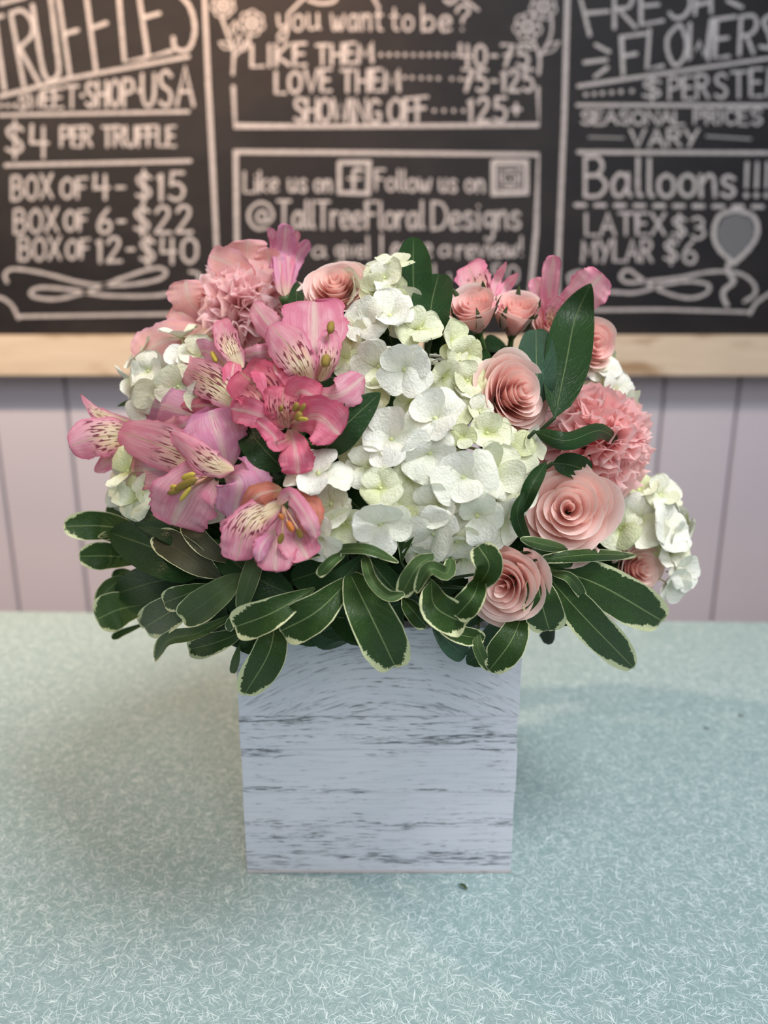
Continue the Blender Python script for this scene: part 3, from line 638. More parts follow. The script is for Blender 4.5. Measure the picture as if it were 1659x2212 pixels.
def hydrangea(label, manual, fillc=None, fillr=1.0, nfill=0, basepx=None, grp=None, mkf='hy_y', fr=.0115, seed=1, mask=None):
    c = S(*basepx) if basepx else fillc
    h = empty('hydrangea_head', c, label, 'flower', grp)
    for q in manual:
        px, py, r, tx, ty, roll, mk = q[:7]; dd = q[7] if len(q) > 7 else 0; ti = q[8] if len(q) > 8 else 14
        p = S(px, py, dd); floret(h, p, facing(px, py, tx, ty), r*mpp(p), roll, mk, ti)
    if nfill:
        rr = random.Random(seed); cnt = 0; tries = 0; pts = []
        while cnt < nfill and tries < 4000:
            tries += 1
            v = Vector((rr.gauss(0, 1), rr.gauss(0, 1), rr.gauss(0, 1))).normalized()
            p = fillc+v*fillr
            if v.dot((CAM-fillc).normalized()) < -.25: continue
            if any((p-q).length < fr*.85 for q in pts): continue
            if mask and not mask(p): continue
            pts.append(p); cnt += 1
            floret(h, p, (v+Vector((rr.uniform(-.3, .3), rr.uniform(-.3, .3), rr.uniform(-.3, .3)))).normalized(), fr*rr.uniform(.85, 1.1), rr.uniform(0, 90), mkf if rr.random() < .5 else 'hy', 16)
    if nfill and fillc is not None:
        stem(h, fillc, .0028); e = Vector(h.location)
        for q in pts[::2]: obj('branch', tube_md('branch', [fillc-e, q-e], .0009, .0006, M['hy_eye'], 3, 5), h)
    else: stem(h, c, .0028)
    return h

H1 = [ # px, py, radius px, lean x, lean y, roll, material, dd, tilt
 (873,798,68,.05,-.05,40,'hy_w',1.6,10), (818,792,60,-.35,.05,20,'hy',.6,14), (998,945,34,.1,.1,10,'hy_y',.9,16), (929,979,70,-.05,-.1,60,'hy_w',1.2,14),
 (846,950,70,-.4,.25,15,'hy_w',.9,12), (940,905,70,-.1,.35,35,'hy_w',1.3,12), (1052,936,52,.25,.25,80,'hy_y',.6,18), (1000,1032,72,.1,-.05,20,'hy_w',1.5,16),
 (1068,1021,72,.5,.05,65,'hy',1.0,14), (822,1055,50,-.05,.15,45,'hy_y',1.2,20), (822,1131,70,-.1,-.4,0,'hy_w',1.3,12), (766,972,46,-.4,.0,30,'hy_y',.1,14),
 (688,1024,76,-.2,.75,5,'hy_w',1.6,6), (716,1088,62,-.4,-.05,50,'hy',.8,16), (694,1162,62,-.45,-.35,80,'hy_w',1.2,12), (943,1091,62,-.05,.0,30,'hy',.9,18),
 (1030,1113,66,.2,-.35,10,'hy_w',1.1,12), (1086,1126,58,.5,-.35,55,'hy',.7,12), (938,1152,64,-.25,-.5,70,'hy_w',1.1,14), (987,1168,52,.0,-.65,25,'hy',.8,12),
 (842,683,60,.0,.55,10,'hy_w',.7,16), (791,697,58,-.35,.35,60,'hy_w',.5,14), (908,712,52,.15,.5,25,'hy_y',.5,16), (975,742,54,.45,.35,70,'hy_y',.6,14),
 (1003,768,52,.45,-.05,15,'hy_y',.3,14), (760,730,50,-.5,.1,35,'hy_y',-.2,14), (813,852,42,-.1,-.1,70,'hy_y',.2,16), (888,866,46,.0,-.3,25,'hy_y',.2,16),
 (958,812,50,.4,-.2,50,'hy_y',.3,16), (1008,822,50,.5,.1,0,'hy_y',0,14), (1036,888,40,.4,.5,30,'hy',.1,14), (1104,976,60,.55,.2,20,'hy_y',.3,14),
 (1112,1060,58,.6,-.1,70,'hy',.3,14), (777,905,42,-.4,.2,55,'hy_y',.0,16), (791,1008,48,-.2,.1,10,'hy',.5,16), (888,1026,52,.0,-.1,70,'hy_y',.6,18),
 (748,772,46,-.4,-.1,0,'hy_y',-.1,16), (742,1130,56,-.2,-.3,20,'hy_y',.5,14), (1142,965,46,.75,.1,40,'hy',.0,12), (868,1100,44,.1,-.1,45,'hy_y',.6,20),
 (905,1195,46,-.3,-.7,10,'hy',.2,10), (1000,1205,50,.1,-.8,50,'hy',-.1,10), (852,662,44,.1,.7,45,'hy',.0,14)]
hydrangea('large white hydrangea head at the front centre of the bouquet', H1, S(925, 940, -4.3), .036, 22, (925, 940, -1), seed=3)
hydrangea('cream hydrangea head half hidden behind the top centre leaves', [(818,600,44,-.1,.6,10,'hy',-.4,14), (846,628,44,.2,.3,50,'hy_y',-.2,14), (812,634,44,0,.4,30,'hy_y',-.1,14), (792,606,36,-.4,.5,0,'hy',-.6,14), (838,592,36,.2,.7,20,'hy_w',-.8,14), (850,652,38,.4,.2,70,'hy_y',.0,14)], S(830, 665, -2.8), .020, 8, (830, 650, -1), seed=5)
hydrangea('white hydrangea head behind the alstroemerias at the upper left', [(345,808,54,-.5,.2,20,'hy_w',1.0,14), (400,790,52,-.1,.4,60,'hy_w',1.2,16), (330,840,50,-.6,-.1,0,'hy_w',.8,12), (385,835,52,-.2,-.1,45,'hy',1.2,12), (430,770,46,0,.5,10,'hy',.8,14), (440,850,44,0,-.2,30,'hy',.8,14)], S(390, 830, -2), .024, 10, (390, 830, -.5), seed=8)
hydrangea('small white hydrangea head peeping out under the big left alstroemeria', [(276,1040,46,-.6,.3,20,'hy',.8,14), (272,1075,42,-.6,-.2,60,'hy',.9,12), (300,1010,40,-.5,.3,0,'hy_w',.8,12), (330,1060,44,-.3,0,45,'hy_y',.6,12), (455,1090,50,0,-.4,10,'hy',.4,12), (440,1000,50,0,0,10,'hy',.2,12)], S(350, 1060, -2.5), .022, 9, (350, 1060, -1), seed=9)
hydrangea('white hydrangea head at the back right above the carnation', [(1300,800,44,.3,.5,20,'hy_w',0,14), (1330,838,46,.6,.2,50,'hy_w',.4,14), (1350,868,36,.7,-.2,0,'hy',.5,12), (1290,850,44,.1,.1,70,'hy_y',.5,14), (1285,780,36,.2,.4,30,'hy',0,14)], S(1290, 850, -2.5), .022, 8, (1290, 850, -1), seed=10)
hydrangea('white hydrangea head spilling out at the lower right edge', [(1375,1125,70,.2,.1,30,'hy',1.2,16), (1435,1140,62,.65,.2,75,'hy_w',.8,12), (1425,1070,44,.5,.5,15,'hy',.3,16), (1380,1060,48,.1,.5,60,'hy_y',.8,14), (1470,1235,50,.7,.0,20,'hy_w',-.2,12), (1440,1260,46,.6,-.4,60,'hy_w',.2,12), (1450,1195,46,.7,.1,0,'hy',.2,14), (1340,1140,52,-.1,-.1,50,'hy_y',.8,18), (1395,1170,46,.3,-.2,10,'hy_y',.6,14), (1455,1160,40,.7,-.1,35,'hy_w',.3,12)], S(1385, 1150, -2.2), .022, 10, (1385, 1150, -1), seed=11)

# --- rose
def rose_meshes(N, op, seed, mat, mat_o, deep=1.0):
    """petals on a golden-angle spiral: upright and tight in the heart, open and rolled outside"""
    rr = random.Random(seed); out = []
    for i in range(N):
        s = i/(N-1); r = .10+.90*s**.85; A = math.radians(115-58*s**.7); p0 = i*2.39996+rr.uniform(-.2, .2)
        nu, nv = 14, 10; vs_, uvs, fs = [], [], []
        flat = s*(.35+.65*op); zt = .36-(.06+.48*op)*s-.30*op*s*s+rr.uniform(-.04, .04); zb = zt-(1.0-.35*s)*deep; rb = r*.22*deep
        ph = rr.random()*6; cur = rr.uniform(.5, 1.3)*s; pt = rr.uniform(.0, .10)*s; skew = rr.uniform(-.10, .10)
        for j in range(nv+1):
            v = j/nv
            for k in range(nu+1):
                u = -1+2*k/nu
                vv = v*(1-.26*abs(u)**3+pt*max(0, 1-abs(u)*2.2)+.03*math.sin(5*u+ph)*s+skew*u*s)
                e = 1-.45*s
                rad = rb+(r-rb)*min(vv, 1.1)**e
                z = zb+(zt-zb)*vv**(.62+.5*flat)
                c_ = max(0, vv-.80)/.20
                rad += .060*cur*c_*(1-.3*c_); z -= .075*cur*c_**1.5
                rad *= 1+(.12*(1-s)+.045)*u
                rad += .022*math.sin(3.1*u+ph)*v*v*(.4+s); z += .035*math.sin(2.7*u+ph*2)*v*v*(.3+s)
                a = p0+u*A*(.5+.5*math.sin(min(1, v*1.4)*PI/2))
                vs_.append((rad*math.cos(a), rad*math.sin(a), z)); uvs.append((u*.5+.5, v))
        for j in range(nv):
            for k in range(nu): q = j*(nu+1)+k; fs.append((q, q+1, q+nu+2, q+nu+1))
        out.append(meshdata('petal', vs_, fs, uvs, mat_o if s > .80 else mat))
    return out
ROSE = {'full': rose_meshes(21, .55, 4, M['rose'], M['rose']), 'wide': rose_meshes(28, .68, 11, M['rose'], M['rose_o']), 'bud': rose_meshes(15, .05, 6, M['rose_b'], M['rose'], 1.7)}
def hip_md():
    vs_, fs = [], []; k = 10; pr = [(-1.35, .10), (-1.15, .20), (-.95, .26), (-.8, .30), (-.62, .40)]
    for z, r in pr:
        for j in range(k): vs_.append((r*math.cos(2*PI*j/k), r*math.sin(2*PI*j/k), z))
    for i in range(len(pr)-1):
        for j in range(k): fs.append((i*k+j, i*k+(j+1) % k, (i+1)*k+(j+1) % k, (i+1)*k+j))
    return meshdata('hip', vs_, fs, mat=M['hip'])
HIP = hip_md()
SEP = [blade_md('sepal', [(.22, 0, -.85), (.62, 0, -.45), (.80, 0, .05), (1.05-.2*i, 0, .42)], .17, M['sepal'], a=.35, b=.8, N=Vector((1, 0, .2)), cup=.4, roll=(0, 30*i-20), nu=6, nv=10, base=.5) for i in range(3)]
def rose(label, px, py, rpx, tx, ty, kind='full', roll=0, dd=0, sepals=False):
    p = S(px, py, dd); n = facing(px, py, tx, ty)
    h = empty('rose', p, label, 'flower', None, track(n, roll), rpx*1.16*mpp(p))
    for me in ROSE[kind]: obj('petal', me, h)
    obj('hip', HIP, h)
    if sepals:
        for k in range(5): obj('sepal', SEP[k % 3], h, None, Quaternion((0, 0, 1), k*1.2566+.5))
    stem(h, p-n*rpx*mpp(p)*1.2, .0016, d=-n)
    return h
rose('large pale pink rose at lower right of the centre hydrangea, facing front', 1228, 1100, 100, .05, .10, 'full', 30, 1.0)
rose('pale pink rose right of the centre hydrangea beside the tall green leaf', 1120, 848, 86, .50, .22, 'wide', 80, .8)
rose('pale pink rose low in the greenery above the right of the box rim', 1088, 1268, 84, -.32, -.22, 'full', 150, .6)
rose('small pink rosebud with green sepals facing up beside the dark leaves', 1116, 668, 50, .14, .74, 'bud', 50, .8, True)
rose('small pink rose behind the left of the rosebud with sepals', 1024, 660, 52, -.12, .70, 'bud', 120, .2, True)
rose('pale pink rose at the back top left of centre', 724, 618, 76, -.12, .58, 'wide', 200, .9)
rose('small coral pink rose at the far lower right edge over a variegated leaf', 1385, 1228, 58, .55, -.05, 'full', 20, 1.2)
rose('small pink rose behind the tall green leaf at the right edge', 1282, 745, 50, .45, .15, 'bud', 60, .4)
rose('pale pink rosebud partly hidden left of the tall green leaf', 1200, 700, 50, .1, .6, 'bud', 0, .0, True)

# --- carnation
def carn_petal(v, guard=False):
    rr = random.Random(v*7+3); nu, nv = 16, 8; vs_, uvs, fs = [], [], []
    A = 1.0 if not guard else 1.25; f1 = rr.uniform(2.2, 3.6) if not guard else 1.3; ph = rr.random()*6; amp = rr.uniform(.13, .20) if not guard else .07
    for j in range(nv+1):
        v_ = j/nv
        for i in range(nu+1):
            u = -1+2*i/nu; sp_ = .10+.90*max(0, (v_-.15)/.85)**1.1
            ang = u*A*.55*sp_; L = v_*(1-.10*u*u)
            if j == nv: L += (.040 if i % 2 else -.025)*(1 if not guard else .6)+rr.uniform(-.02, .02)
            x = L*math.cos(ang); y = L*math.sin(ang)*1.05
            z = amp*math.sin(u*f1*3.1+ph)*max(0, v_-.35)*1.5+.25*max(0, v_-.4)**2*rr.uniform(.9, 1.1)*(-1 if guard else .5)
            vs_.append((x, y, z)); uvs.append((u*.5+.5, v_))
    for j in range(nv):
        for i in range(nu): q = j*(nu+1)+i; fs.append((q, q+1, q+nu+2, q+nu+1))
    return vs_, fs, uvs
def carnation(label, px, py, rpx, tx, ty, mat, dd=0, seed=1, guards=9, squash=.8):
    p = S(px, py, dd); n = facing(px, py, tx, ty); rr = random.Random(seed)
    h = empty('carnation', p, label, 'flower', None, track(n, rr.uniform(0, 90)), rpx*mpp(p))
    PM = [meshdata('petal', *carn_petal(v)[:2], carn_petal(v)[2], M[mat]) for v in range(8)]
    GM = [meshdata('guard_petal', *carn_petal(v+20, True)[:2], carn_petal(v+20, True)[2], M['carn_g' if mat == 'carn' else mat]) for v in range(3)]
    for k in range(guards):
        q = Quaternion((0, 0, 1), k*2*PI/guards+rr.uniform(-.2, .2)) @ Quaternion((0, 1, 0), math.radians(rr.uniform(0, 14)))
        obj('guard_petal', rr.choice(GM), h, Vector((0, 0, -.35)), q, 1.06)
    N = 40
    for k in range(N):
        s = k/(N-1); el = math.radians(6+82*(1-s**.7))+rr.uniform(-.14, .14); ln = (.98-.10*(1-s))*rr.uniform(.90, 1.06)
        q = Quaternion((0, 0, 1), k*2.39996+rr.uniform(-.2, .2)) @ Quaternion((0, 1, 0), -el) @ Quaternion((1, 0, 0), rr.uniform(-.5, .5))
        obj('petal', rr.choice(PM), h, Vector((0, 0, -.35)), q, (ln, ln*rr.uniform(.8, 1.1), ln))
    vs_ = []; fs = []; k = 10
    for z, r in ((-1.1, .10), (-.9, .19), (-.55, .22), (-.32, .27)):
        for j in range(k): vs_.append((r*math.cos(2*PI*j/k), r*math.sin(2*PI*j/k), z))
    for i in range(3):
        for j in range(k): fs.append((i*k+j, i*k+(j+1) % k, (i+1)*k+(j+1) % k, (i+1)*k+j))
    obj('calyx', meshdata('calyx', vs_, fs, mat=M['hip']), h)
    stem(h, p-n*rpx*mpp(p), .0018, d=-n)
    return h
ca = carnation('ruffled light pink carnation at the upper left of the bouquet', 518, 655, 134, -.28, .42, 'carn', .2, 2)
carnation('ruffled rosy pink carnation at the right edge of the bouquet', 1306, 955, 136, .50, .10, 'carn_r', .2, 5)

# --- petals / leaves given by midrib
def K1(x, y, d=0): return (130+x/2.476, 460+y/2.476, d)
def K4(x, y, d=0): return (130+x/2.476, 1060+y/2.476, d)
def K5(x, y, d=0): return (700+x/2.074, 1060+y/2.074, d)
def blade(name, parent, pts, hwpx, mat, label=None, arch=.0, **kw):
    P = [S(*q) for q in pts]
    if len(P) == 2:
        m = P[0].lerp(P[1], .5); m += (CAM-m).normalized()*arch*(P[1]-P[0]).length; P = [P[0], m, P[1]]
    me = blade_md(name, P, hwpx*mpp(P[1]), M[mat], off=Vector(parent.location), **kw)
    o = obj(name, me, parent)
    if label: o['label'] = label
    return o
def anther(parent, pts, size, mat, frm):
    """pollen sac on its filament"""
    c = S(*pts[0]); t = S(*pts[1]); ax = (t-c); L = ax.length/2; ax.normalize(); mid = (c+t)/2-Vector(parent.location)
    r = size*mpp(c); vs_, fs = [], []; n, k = 8, 8
    q = ax.to_track_quat('Z', 'Y')
    for i in range(n+1):
        a = PI*i/n
        for j in range(k):
            b = 2*PI*j/k; rr = r*math.sin(a)**.7*(1-.22*abs(math.cos(b))**6)
            vs_.append(mid+q @ Vector((rr*math.cos(b), rr*math.sin(b), -L*math.cos(a))))
    for i in range(n):
        for j in range(k): fs.append((i*k+j, i*k+(j+1) % k, (i+1)*k+(j+1) % k, (i+1)*k+j))
    o = obj('stamen', tube_md('stamen', [S(*frm)-Vector(parent.location), c-Vector(parent.location)], .0005, .0004, M['filament'], 5, 6), parent)
    obj('anther', meshdata('anther', vs_, fs, mat=M[mat]), o)
def alst(label, base, petals, anthers=(), am='anther', sg=2.476, st=True):
    b = S(*base); h = empty('alstroemeria', b, label, 'flower', None)
    for q in petals:
        pts, hw, mat = q[:3]; kw = dict(a=.80, b=.34, cup=.16, ruf=.11, rfreq=2.6, ser=.11, nu=16, nv=30, base=.16, arch=.12, warp=.04)
        if len(q) > 3: kw.update(q[3])
        blade('petal', h, pts, hw/sg, mat, **kw)
    for q in anthers: anther(h, q[:2], q[2]/sg, q[3] if len(q) > 3 else am, (base[0], base[1], base[2]))
    # ovary and stalk
    e = Vector((0, 0, 0)); inn = (EC-b).normalized()
    obj('ovary', tube_md('ovary', [e, inn*.006, inn*.012], .0028, .0018, M['stem'], 5, 8), h)
    stem(h, b+inn*.011, .0012, d=inn)
    return h
alst('large open pink alstroemeria at the far left with streaked throat', K1(830, 1400, 1.6), [
  ([K1(880,1400,1.3), K1(960,1440,2.6), K1(925,1650,1.9)], 125, 'al_pur', dict(cup=-.15, roll=(-15, 10))),
  ([K1(880,1390,1.3), K1(1010,1400,2.0), K1(1075,1330,1.4)], 105, 'al_pur', dict(cup=-.1)),
  ([K1(900,1380,1.4), K1(850,1200,2.7), K1(800,1050,2.6)], 180, 'al_pur', dict(cup=-.22, roll=(0, 0), a=.7, b=.25)),
  ([K1(830,1400,1.6), K1(610,1370,3.0), K1(345,1380,2.6)], 120, 'al_out', dict(cup=.1, b=.28)),
  ([K1(830,1400,1.6), K1(700,1490,3.1), K1(600,1665,3.0)], 180, 'al_out', dict(cup=.12, a=.6, b=.26)),
  ([K1(830,1400,1.8), K1(660,1290,3.5), K1(315,1165,3.4)], 130, 'al_in', dict(cup=-.12, a=.72, b=.30, ruf=.05)),
  ([K1(930,1370,2.4), K1(790,1330,4.1), K1(590,1180,4.3)], 80, 'al_in', dict(cup=-.3, roll=(10, -10), a=.6, b=.5)),
 ], [(K1(640,1470,4.2), K1(505,1462,4.4), 20, 'anther_y'), (K1(650,1480,4.2), K1(575,1500,4.4), 16), (K1(730,1420,4.2), K1(615,1480,4.4), 24), (K1(700,1465,4.2), K1(640,1540,4.4), 13, 'anther_y'), (K1(720,1395,4.2), K1(650,1420,4.4), 18, 'anther_y')])
alst('pink alstroemeria seen from the side, pointing left out of the bouquet', K1(430, 1190, 1.2), [
  ([K1(420,1150,1.2), K1(230,1085,2.2), K1(160,1030,2.0), K1(108,968,2.0)], 42, 'al_in', dict(a=.25, b=.8, cup=-.3, ruf=.04, roll=(0, 50))),
  ([K1(420,1240,1.2), K1(290,1310,1.6), K1(185,1385,1.3)], 50, 'al_out', dict(a=.6, b=.6)),
  ([K1(440,1200,1.4), K1(230,1195,2.8), K1(48,1245,2.2)], 112, 'al_in', dict(cup=-.25, a=.42, b=.30, ruf=.04)),
 ])
alst('pink alstroemeria turned away, its back showing over the large left bloom', K1(760, 1090, .6), [
  ([K1(760,1090,.6), K1(560,1040,1.8), K1(400,1010,1.4)], 125, 'al_pur', dict(cup=-.25, a=.42, b=.26, ruf=.03)),
  ([K1(900,1050,.6), K1(800,1030,1.6), K1(640,1040,1.2)], 60, 'al_dout', dict(cup=-.4, a=.3, b=.4, ruf=.0)),
  ([K1(740,1090,.6), K1(620,1150,1.2), K1(480,1140,.8)], 70, 'al_out', dict(cup=-.2, b=.4)),
 ])
alst('pink alstroemeria left of the deep pink one, long streaked petal pointing left', K1(960, 900, 1.0), [
  ([K1(900,830,.6), K1(780,740,1.4), K1(700,760,1.0)], 62, 'al_pur', dict(a=.5, b=.3, cup=-.1)),
  ([K1(1160,730,.8), K1(1060,750,1.9), K1(960,770,1.4)], 52, 'al_out', dict(a=.3, b=.3, cup=-.5, ruf=0)),
  ([K1(960,1040,1.4), K1(800,900,2.7), K1(602,800,2.2)], 100, 'al_in', dict(a=.6, b=.48, cup=-.10, ruf=.04)),
  ([K1(975,830,1.4), K1(900,700,2.6), K1(860,572,2.2)], 66, 'al_in', dict(a=.5, b=.30, cup=.12, ruf=.05)),
  ([K1(960,960,1.4), K1(920,880,2.3), K1(930,800,2.0)], 55, 'al_dout', dict(a=.6, b=.4)),
 ], [(K1(810,745,2.6), K1(835,795,2.6), 17, 'anther_y')])
alst('tall pink alstroemeria beside the top left of the centre hydrangea', K1(1350, 930, 1.2), [
  ([K1(1300,740,.4), K1(1120,600,1.4), K1(1030,480,1.2)], 75, 'al_out', dict(a=.4, b=.35, cup=-.2)),
  ([K1(1370,880,1.0), K1(1360,680,1.8), K1(1360,475,1.2)], 185, 'al_out', dict(a=.6, b=.20, cup=.16, ruf=.10, rfreq=2.6)),
  ([K1(1330,950,1.6), K1(1480,980,3.0), K1(1625,875,2.6)], 92, 'al_out', dict(a=.7, b=.35, cup=-.2, roll=(-20, 10))),
  ([K1(1390,900,1.4), K1(1430,780,2.6), K1(1440,630,2.6)], 62, 'al_in', dict(a=.5, b=.3, cup=.2)),
  ([K1(1340,950,1.6), K1(1270,780,3.3), K1(1125,595,3.0)], 112, 'al_in', dict(a=.75, b=.38, cup=-.12, ruf=.05)),
 ], [(K1(1455,585,3.4), K1(1440,640,3.4), 24), (K1(1430,760,3.8), K1(1410,820,3.8), 27)])
alst('deep pink alstroemeria with dark brown throat in the middle of the left cluster', K1(1225, 1130, 1.4), [
  ([K1(1230,1150,1.4), K1(1260,1280,2.6), K1(1275,1395,2.4)], 95, 'al_dout', dict(a=.6, b=.22, cup=-.1, ruf=.14)),
  ([K1(1230,1140,1.5), K1(1370,1090,3.0), K1(1495,1185,2.8)], 130, 'al_dout', dict(a=.7, b=.28, ruf=.12)),
  ([K1(1230,1090,1.5), K1(1280,960,2.8), K1(1390,1000,3.0)], 85, 'al_dout', dict(a=.5, b=.3, ruf=.12, roll=(0, -20))),
  ([K1(1230,1100,1.5), K1(1160,900,2.9), K1(1130,800,2.6)], 120, 'al_dout', dict(a=.5, b=.26, ruf=.12)),
  ([K1(1200,1130,1.5), K1(1080,960,3.0), K1(965,850,3.0)], 140, 'al_din', dict(a=.6, b=.26, ruf=.10)),
  ([K1(1200,1150,1.6), K1(1060,1080,3.1), K1(915,1045,3.2)], 80, 'al_dout', dict(a=.7, b=.3, ruf=.14)),
  ([K1(1240,1200,1.9), K1(1160,1230,3.4), K1(1140,1190,3.6), K1(1050,1110,4.0)], 50, 'al_dout', dict(a=.4, b=.3, ruf=.25)),
  ([K1(1210,1150,1.6), K1(1190,1040,2.6), K1(1200,930,2.8)], 105, 'al_din', dict(a=.6, b=.3, cup=.3)),
 ], [(K1(1250,1060,3.6), K1(1270,1015,3.9), 18), (K1(1280,1070,3.6), K1(1310,1020,3.9), 15), (K1(1265,1110,3.6), K1(1285,1065,3.9), 22), (K1(1275,1100,3.8), K1(1325,1105,4.1), 12, 'anther_y'), (K1(1180,1060,3.0), K1(1185,1030,3.2), 12)])
alst('bell shaped pink alstroemeria hanging lowest over the dark greenery', K1(1190, 1560, 1.6), [
  ([K1(1200,1520,1.4), K1(1320,1560,2.4), K1(1345,1720,2.4)], 80, 'al_orange', dict(a=.35, b=.35, cup=-.3, ruf=.03)),
  ([K1(1230,1560,1.4), K1(1250,1700,1.9), K1(1325,1850,2.6)], 105, 'al_out', dict(a=.6, b=.22, ruf=.14)),
  ([K1(1180,1560,1.4), K1(1150,1720,2.2), K1(1150,1915,3.2)], 115, 'al_out', dict(a=.6, b=.24, ruf=.14)),
  ([K1(1190,1550,1.6), K1(1010,1660,3.2), K1(940,1860,3.4)], 110, 'al_in', dict(a=.55, b=.22, cup=-.1, ruf=.10, roll=(0, -20))),
  ([K1(1160,1560,1.6), K1(960,1650,2.8), K1(870,1720,3.0)], 60, 'al_out', dict(a=.6, b=.3, ruf=.14)),
  ([K1(1190,1480,1.8), K1(1060,1510,2.9), K1(985,1610,2.6)], 66, 'al_orange', dict(a=.4, b=.35, cup=-.4, ruf=.02)),
  ([K1(1160,1560,2.4), K1(1230,1510,3.9), K1(1330,1640,4.1), K1(1370,1740,3.9)], 48, 'al_out', dict(a=.4, b=.3, cup=-.3, ruf=.16)),
  ([K1(1150,1700,2.4), K1(1080,1780,3.6), K1(1060,1865,3.8)], 42, 'al_pur', dict(a=.4, b=.4, cup=-.4)),
 ], [(K1(1215,1650,4.0), K1(1245,1705,4.1), 19, 'anther_o'), (K1(1270,1690,3.6), K1(1290,1740,3.6), 17), (K1(1190,1715,3.6), K1(1170,1770,3.7), 17), (K1(1195,1640,3.7), K1(1170,1610,3.7), 13, 'anther_o')])
def flat(q): return [(x, y, d) for x, y, d in q]
alst('slender mauve pink alstroemeria standing highest at the back left', (612, 640, -1), [
  ([(612,640,-1), (600,540,-1), (582,492,-1)], 15, 'al_pur', dict(a=.3, b=.4)),
  ([(614,640,-1), (612,560,-.6), (618,484,-.8)], 26, 'al_pur', dict(a=.35, b=.28)),
  ([(616,640,-1), (640,560,-.8), (668,520,-.6)], 16, 'al_pur', dict(a=.4, b=.3)),
  ([(616,640,-1), (626,540,-1.2), (645,500,-1.4)], 14, 'al_out', dict(a=.4, b=.4)),
 ], sg=1)
alst('faded peach coloured alstroemeria behind the upper left carnation', (560, 640, -.6), [
  ([(560,640,-.6), (510,580,.2), (452,552,-.2)], 34, 'al_peach', dict(a=.5, b=.3)),
  ([(565,640,-.8), (540,570,-.6), (535,518,-1)], 48, 'al_peach', dict(a=.5, b=.22, cup=-.2)),
  ([(570,640,-.6), (580,580,-.4), (578,535,-.6)], 30, 'al_peach', dict(a=.5, b=.3)),
 ], sg=1)
alst('peach petalled alstroemeria at the left shoulder below the faded peach one', (455, 700, -.4), [
  ([(455,700,-.4), (410,650,.2), (400,605,-.2)], 42, 'al_peach', dict(a=.5, b=.25, cup=-.2)),
  ([(455,720,-.4), (360,735,.6), (292,775,.4)], 42, 'al_peach', dict(a=.5, b=.3, cup=-.2)),
  ([(455,690,-.4), (400,680,.0), (374,660,-.2)], 36, 'al_peach', dict(a=.5, b=.3)),
 ], sg=1)
alst('light pink alstroemeria behind the small roses at the top right', (1055, 680, -.6), [
  ([(1055,680,-.6), (1030,620,.0), (1012,572,-.4)], 38, 'al_light_in', dict(a=.6, b=.22)),
  ([(1060,680,-.6), (1072,610,-.4), (1094,566,-.4)], 11, 'al_light', dict(a=.4, b=.6)),
  ([(1062,680,-.6), (1090,625,.2), (1119,590,.2)], 13, 'al_light', dict(a=.4, b=.5)),
 ], sg=1)
alst('light pink alstroemeria with tall petals behind the tall green leaf', (1200, 720, -.6), [
  ([(1200,720,-.6), (1186,640,.2), (1196,552,.0)], 20, 'al_light', dict(a=.5, b=.22, ruf=.12)),
  ([(1195,720,-.6), (1170,650,.2), (1155,600,-.2)], 20, 'al_light', dict(a=.6, b=.3)),
  ([(1205,720,-.6), (1250,650,.2), (1302,592,-.2)], 44, 'al_light', dict(a=.6, b=.26, cup=-.1)),
  ([(1200,720,-.4), (1190,680,.6), (1212,640,.6)], 16, 'al_light_in', dict(a=.6, b=.3)),
 ], sg=1)
alst('tiny pink alstroemeria tip showing at the far right above the carnation', (1320, 880, -1), [
  ([(1320,880,-1), (1345,860,-.6), (1368,835,-.6)], 13, 'al_light', dict(a=.5, b=.3)),
  ([(1320,885,-1), (1350,872,-.6), (1368,862,-.6)], 10, 'al_light', dict(a=.5, b=.3)),
 ], sg=1)

# --- plain pointed leaves, one stalk each
def ruscus(label, pts, hw, mat='rus', **kw):
    b = S(*pts[0]); h = empty('foliage_leaf', b, label, 'leaf')
    k = dict(a=.75, b=.80, cup=.22, nu=8, nv=18, base=.04, ruf=.03, rfreq=1); k.update(kw)
    blade('leaf_blade', h, pts, hw, mat, **k)
    e = Vector(b); inn = (ROOT-b)
    obj('leaf_stalk', tube_md('leaf_stalk', [Vector((0, 0, 0)), inn*.3, inn], .0009, .0012, M['stem_d'], 6, 6), h)
ruscus('tall dark green leaf standing up at the right beside the pink roses', [(1198,902,2.2), (1222,790,3.2), (1242,690,2.6), (1276,612,1.6)], 52, a=.6, b=.75, roll=(10, -5))
ruscus('upright dark green leaf at the top centre of the bouquet', [(898,690,-.6), (893,605,.4), (893,512,-.8)], 42, a=.75, b=.62)
ruscus('shorter green leaf in front of the top centre upright leaf', [(930,735,-.2), (932,660,1.0), (948,592,.4)], 46, a=.5, b=.45, roll=(0, -20))
ruscus('dark green leaf arching sideways over the right carnation', [(1155,932,1.6), (1225,952,3.4), (1300,930,3.6), (1350,970,2.8)], 22, a=.4, b=.5, cup=-.3, roll=(0, -30))
ruscus('dark green leaf between deep pink alstroemeria and centre hydrangea', [(690,985,.8), (745,920,2.2), (822,848,2.0)], 44, a=.5, b=.75, roll=(20, 10), cup=.1)
ruscus('small green leaf tip beside the top left carnation', [(636,700,.8), (640,650,1.2), (642,608,.8)], 17)
ruscus('glossy blue green leaf behind the rosebud and tall leaf', [(1170,870,1.0), (1160,800,1.5), (1158,712,.8)], 44, 'rus_b', a=.5, b=.4)
ruscus('narrow green leaf between centre hydrangea and the large lower rose', [(1128,1110,1.8), (1148,1050,2.6), (1180,998,2.2)], 19, cup=.5)
ruscus('dark curled leaf edge left of the large lower rose', [(1150,1190,1.2), (1118,1120,2.2), (1132,1060,2.4)], 16, cup=.4)
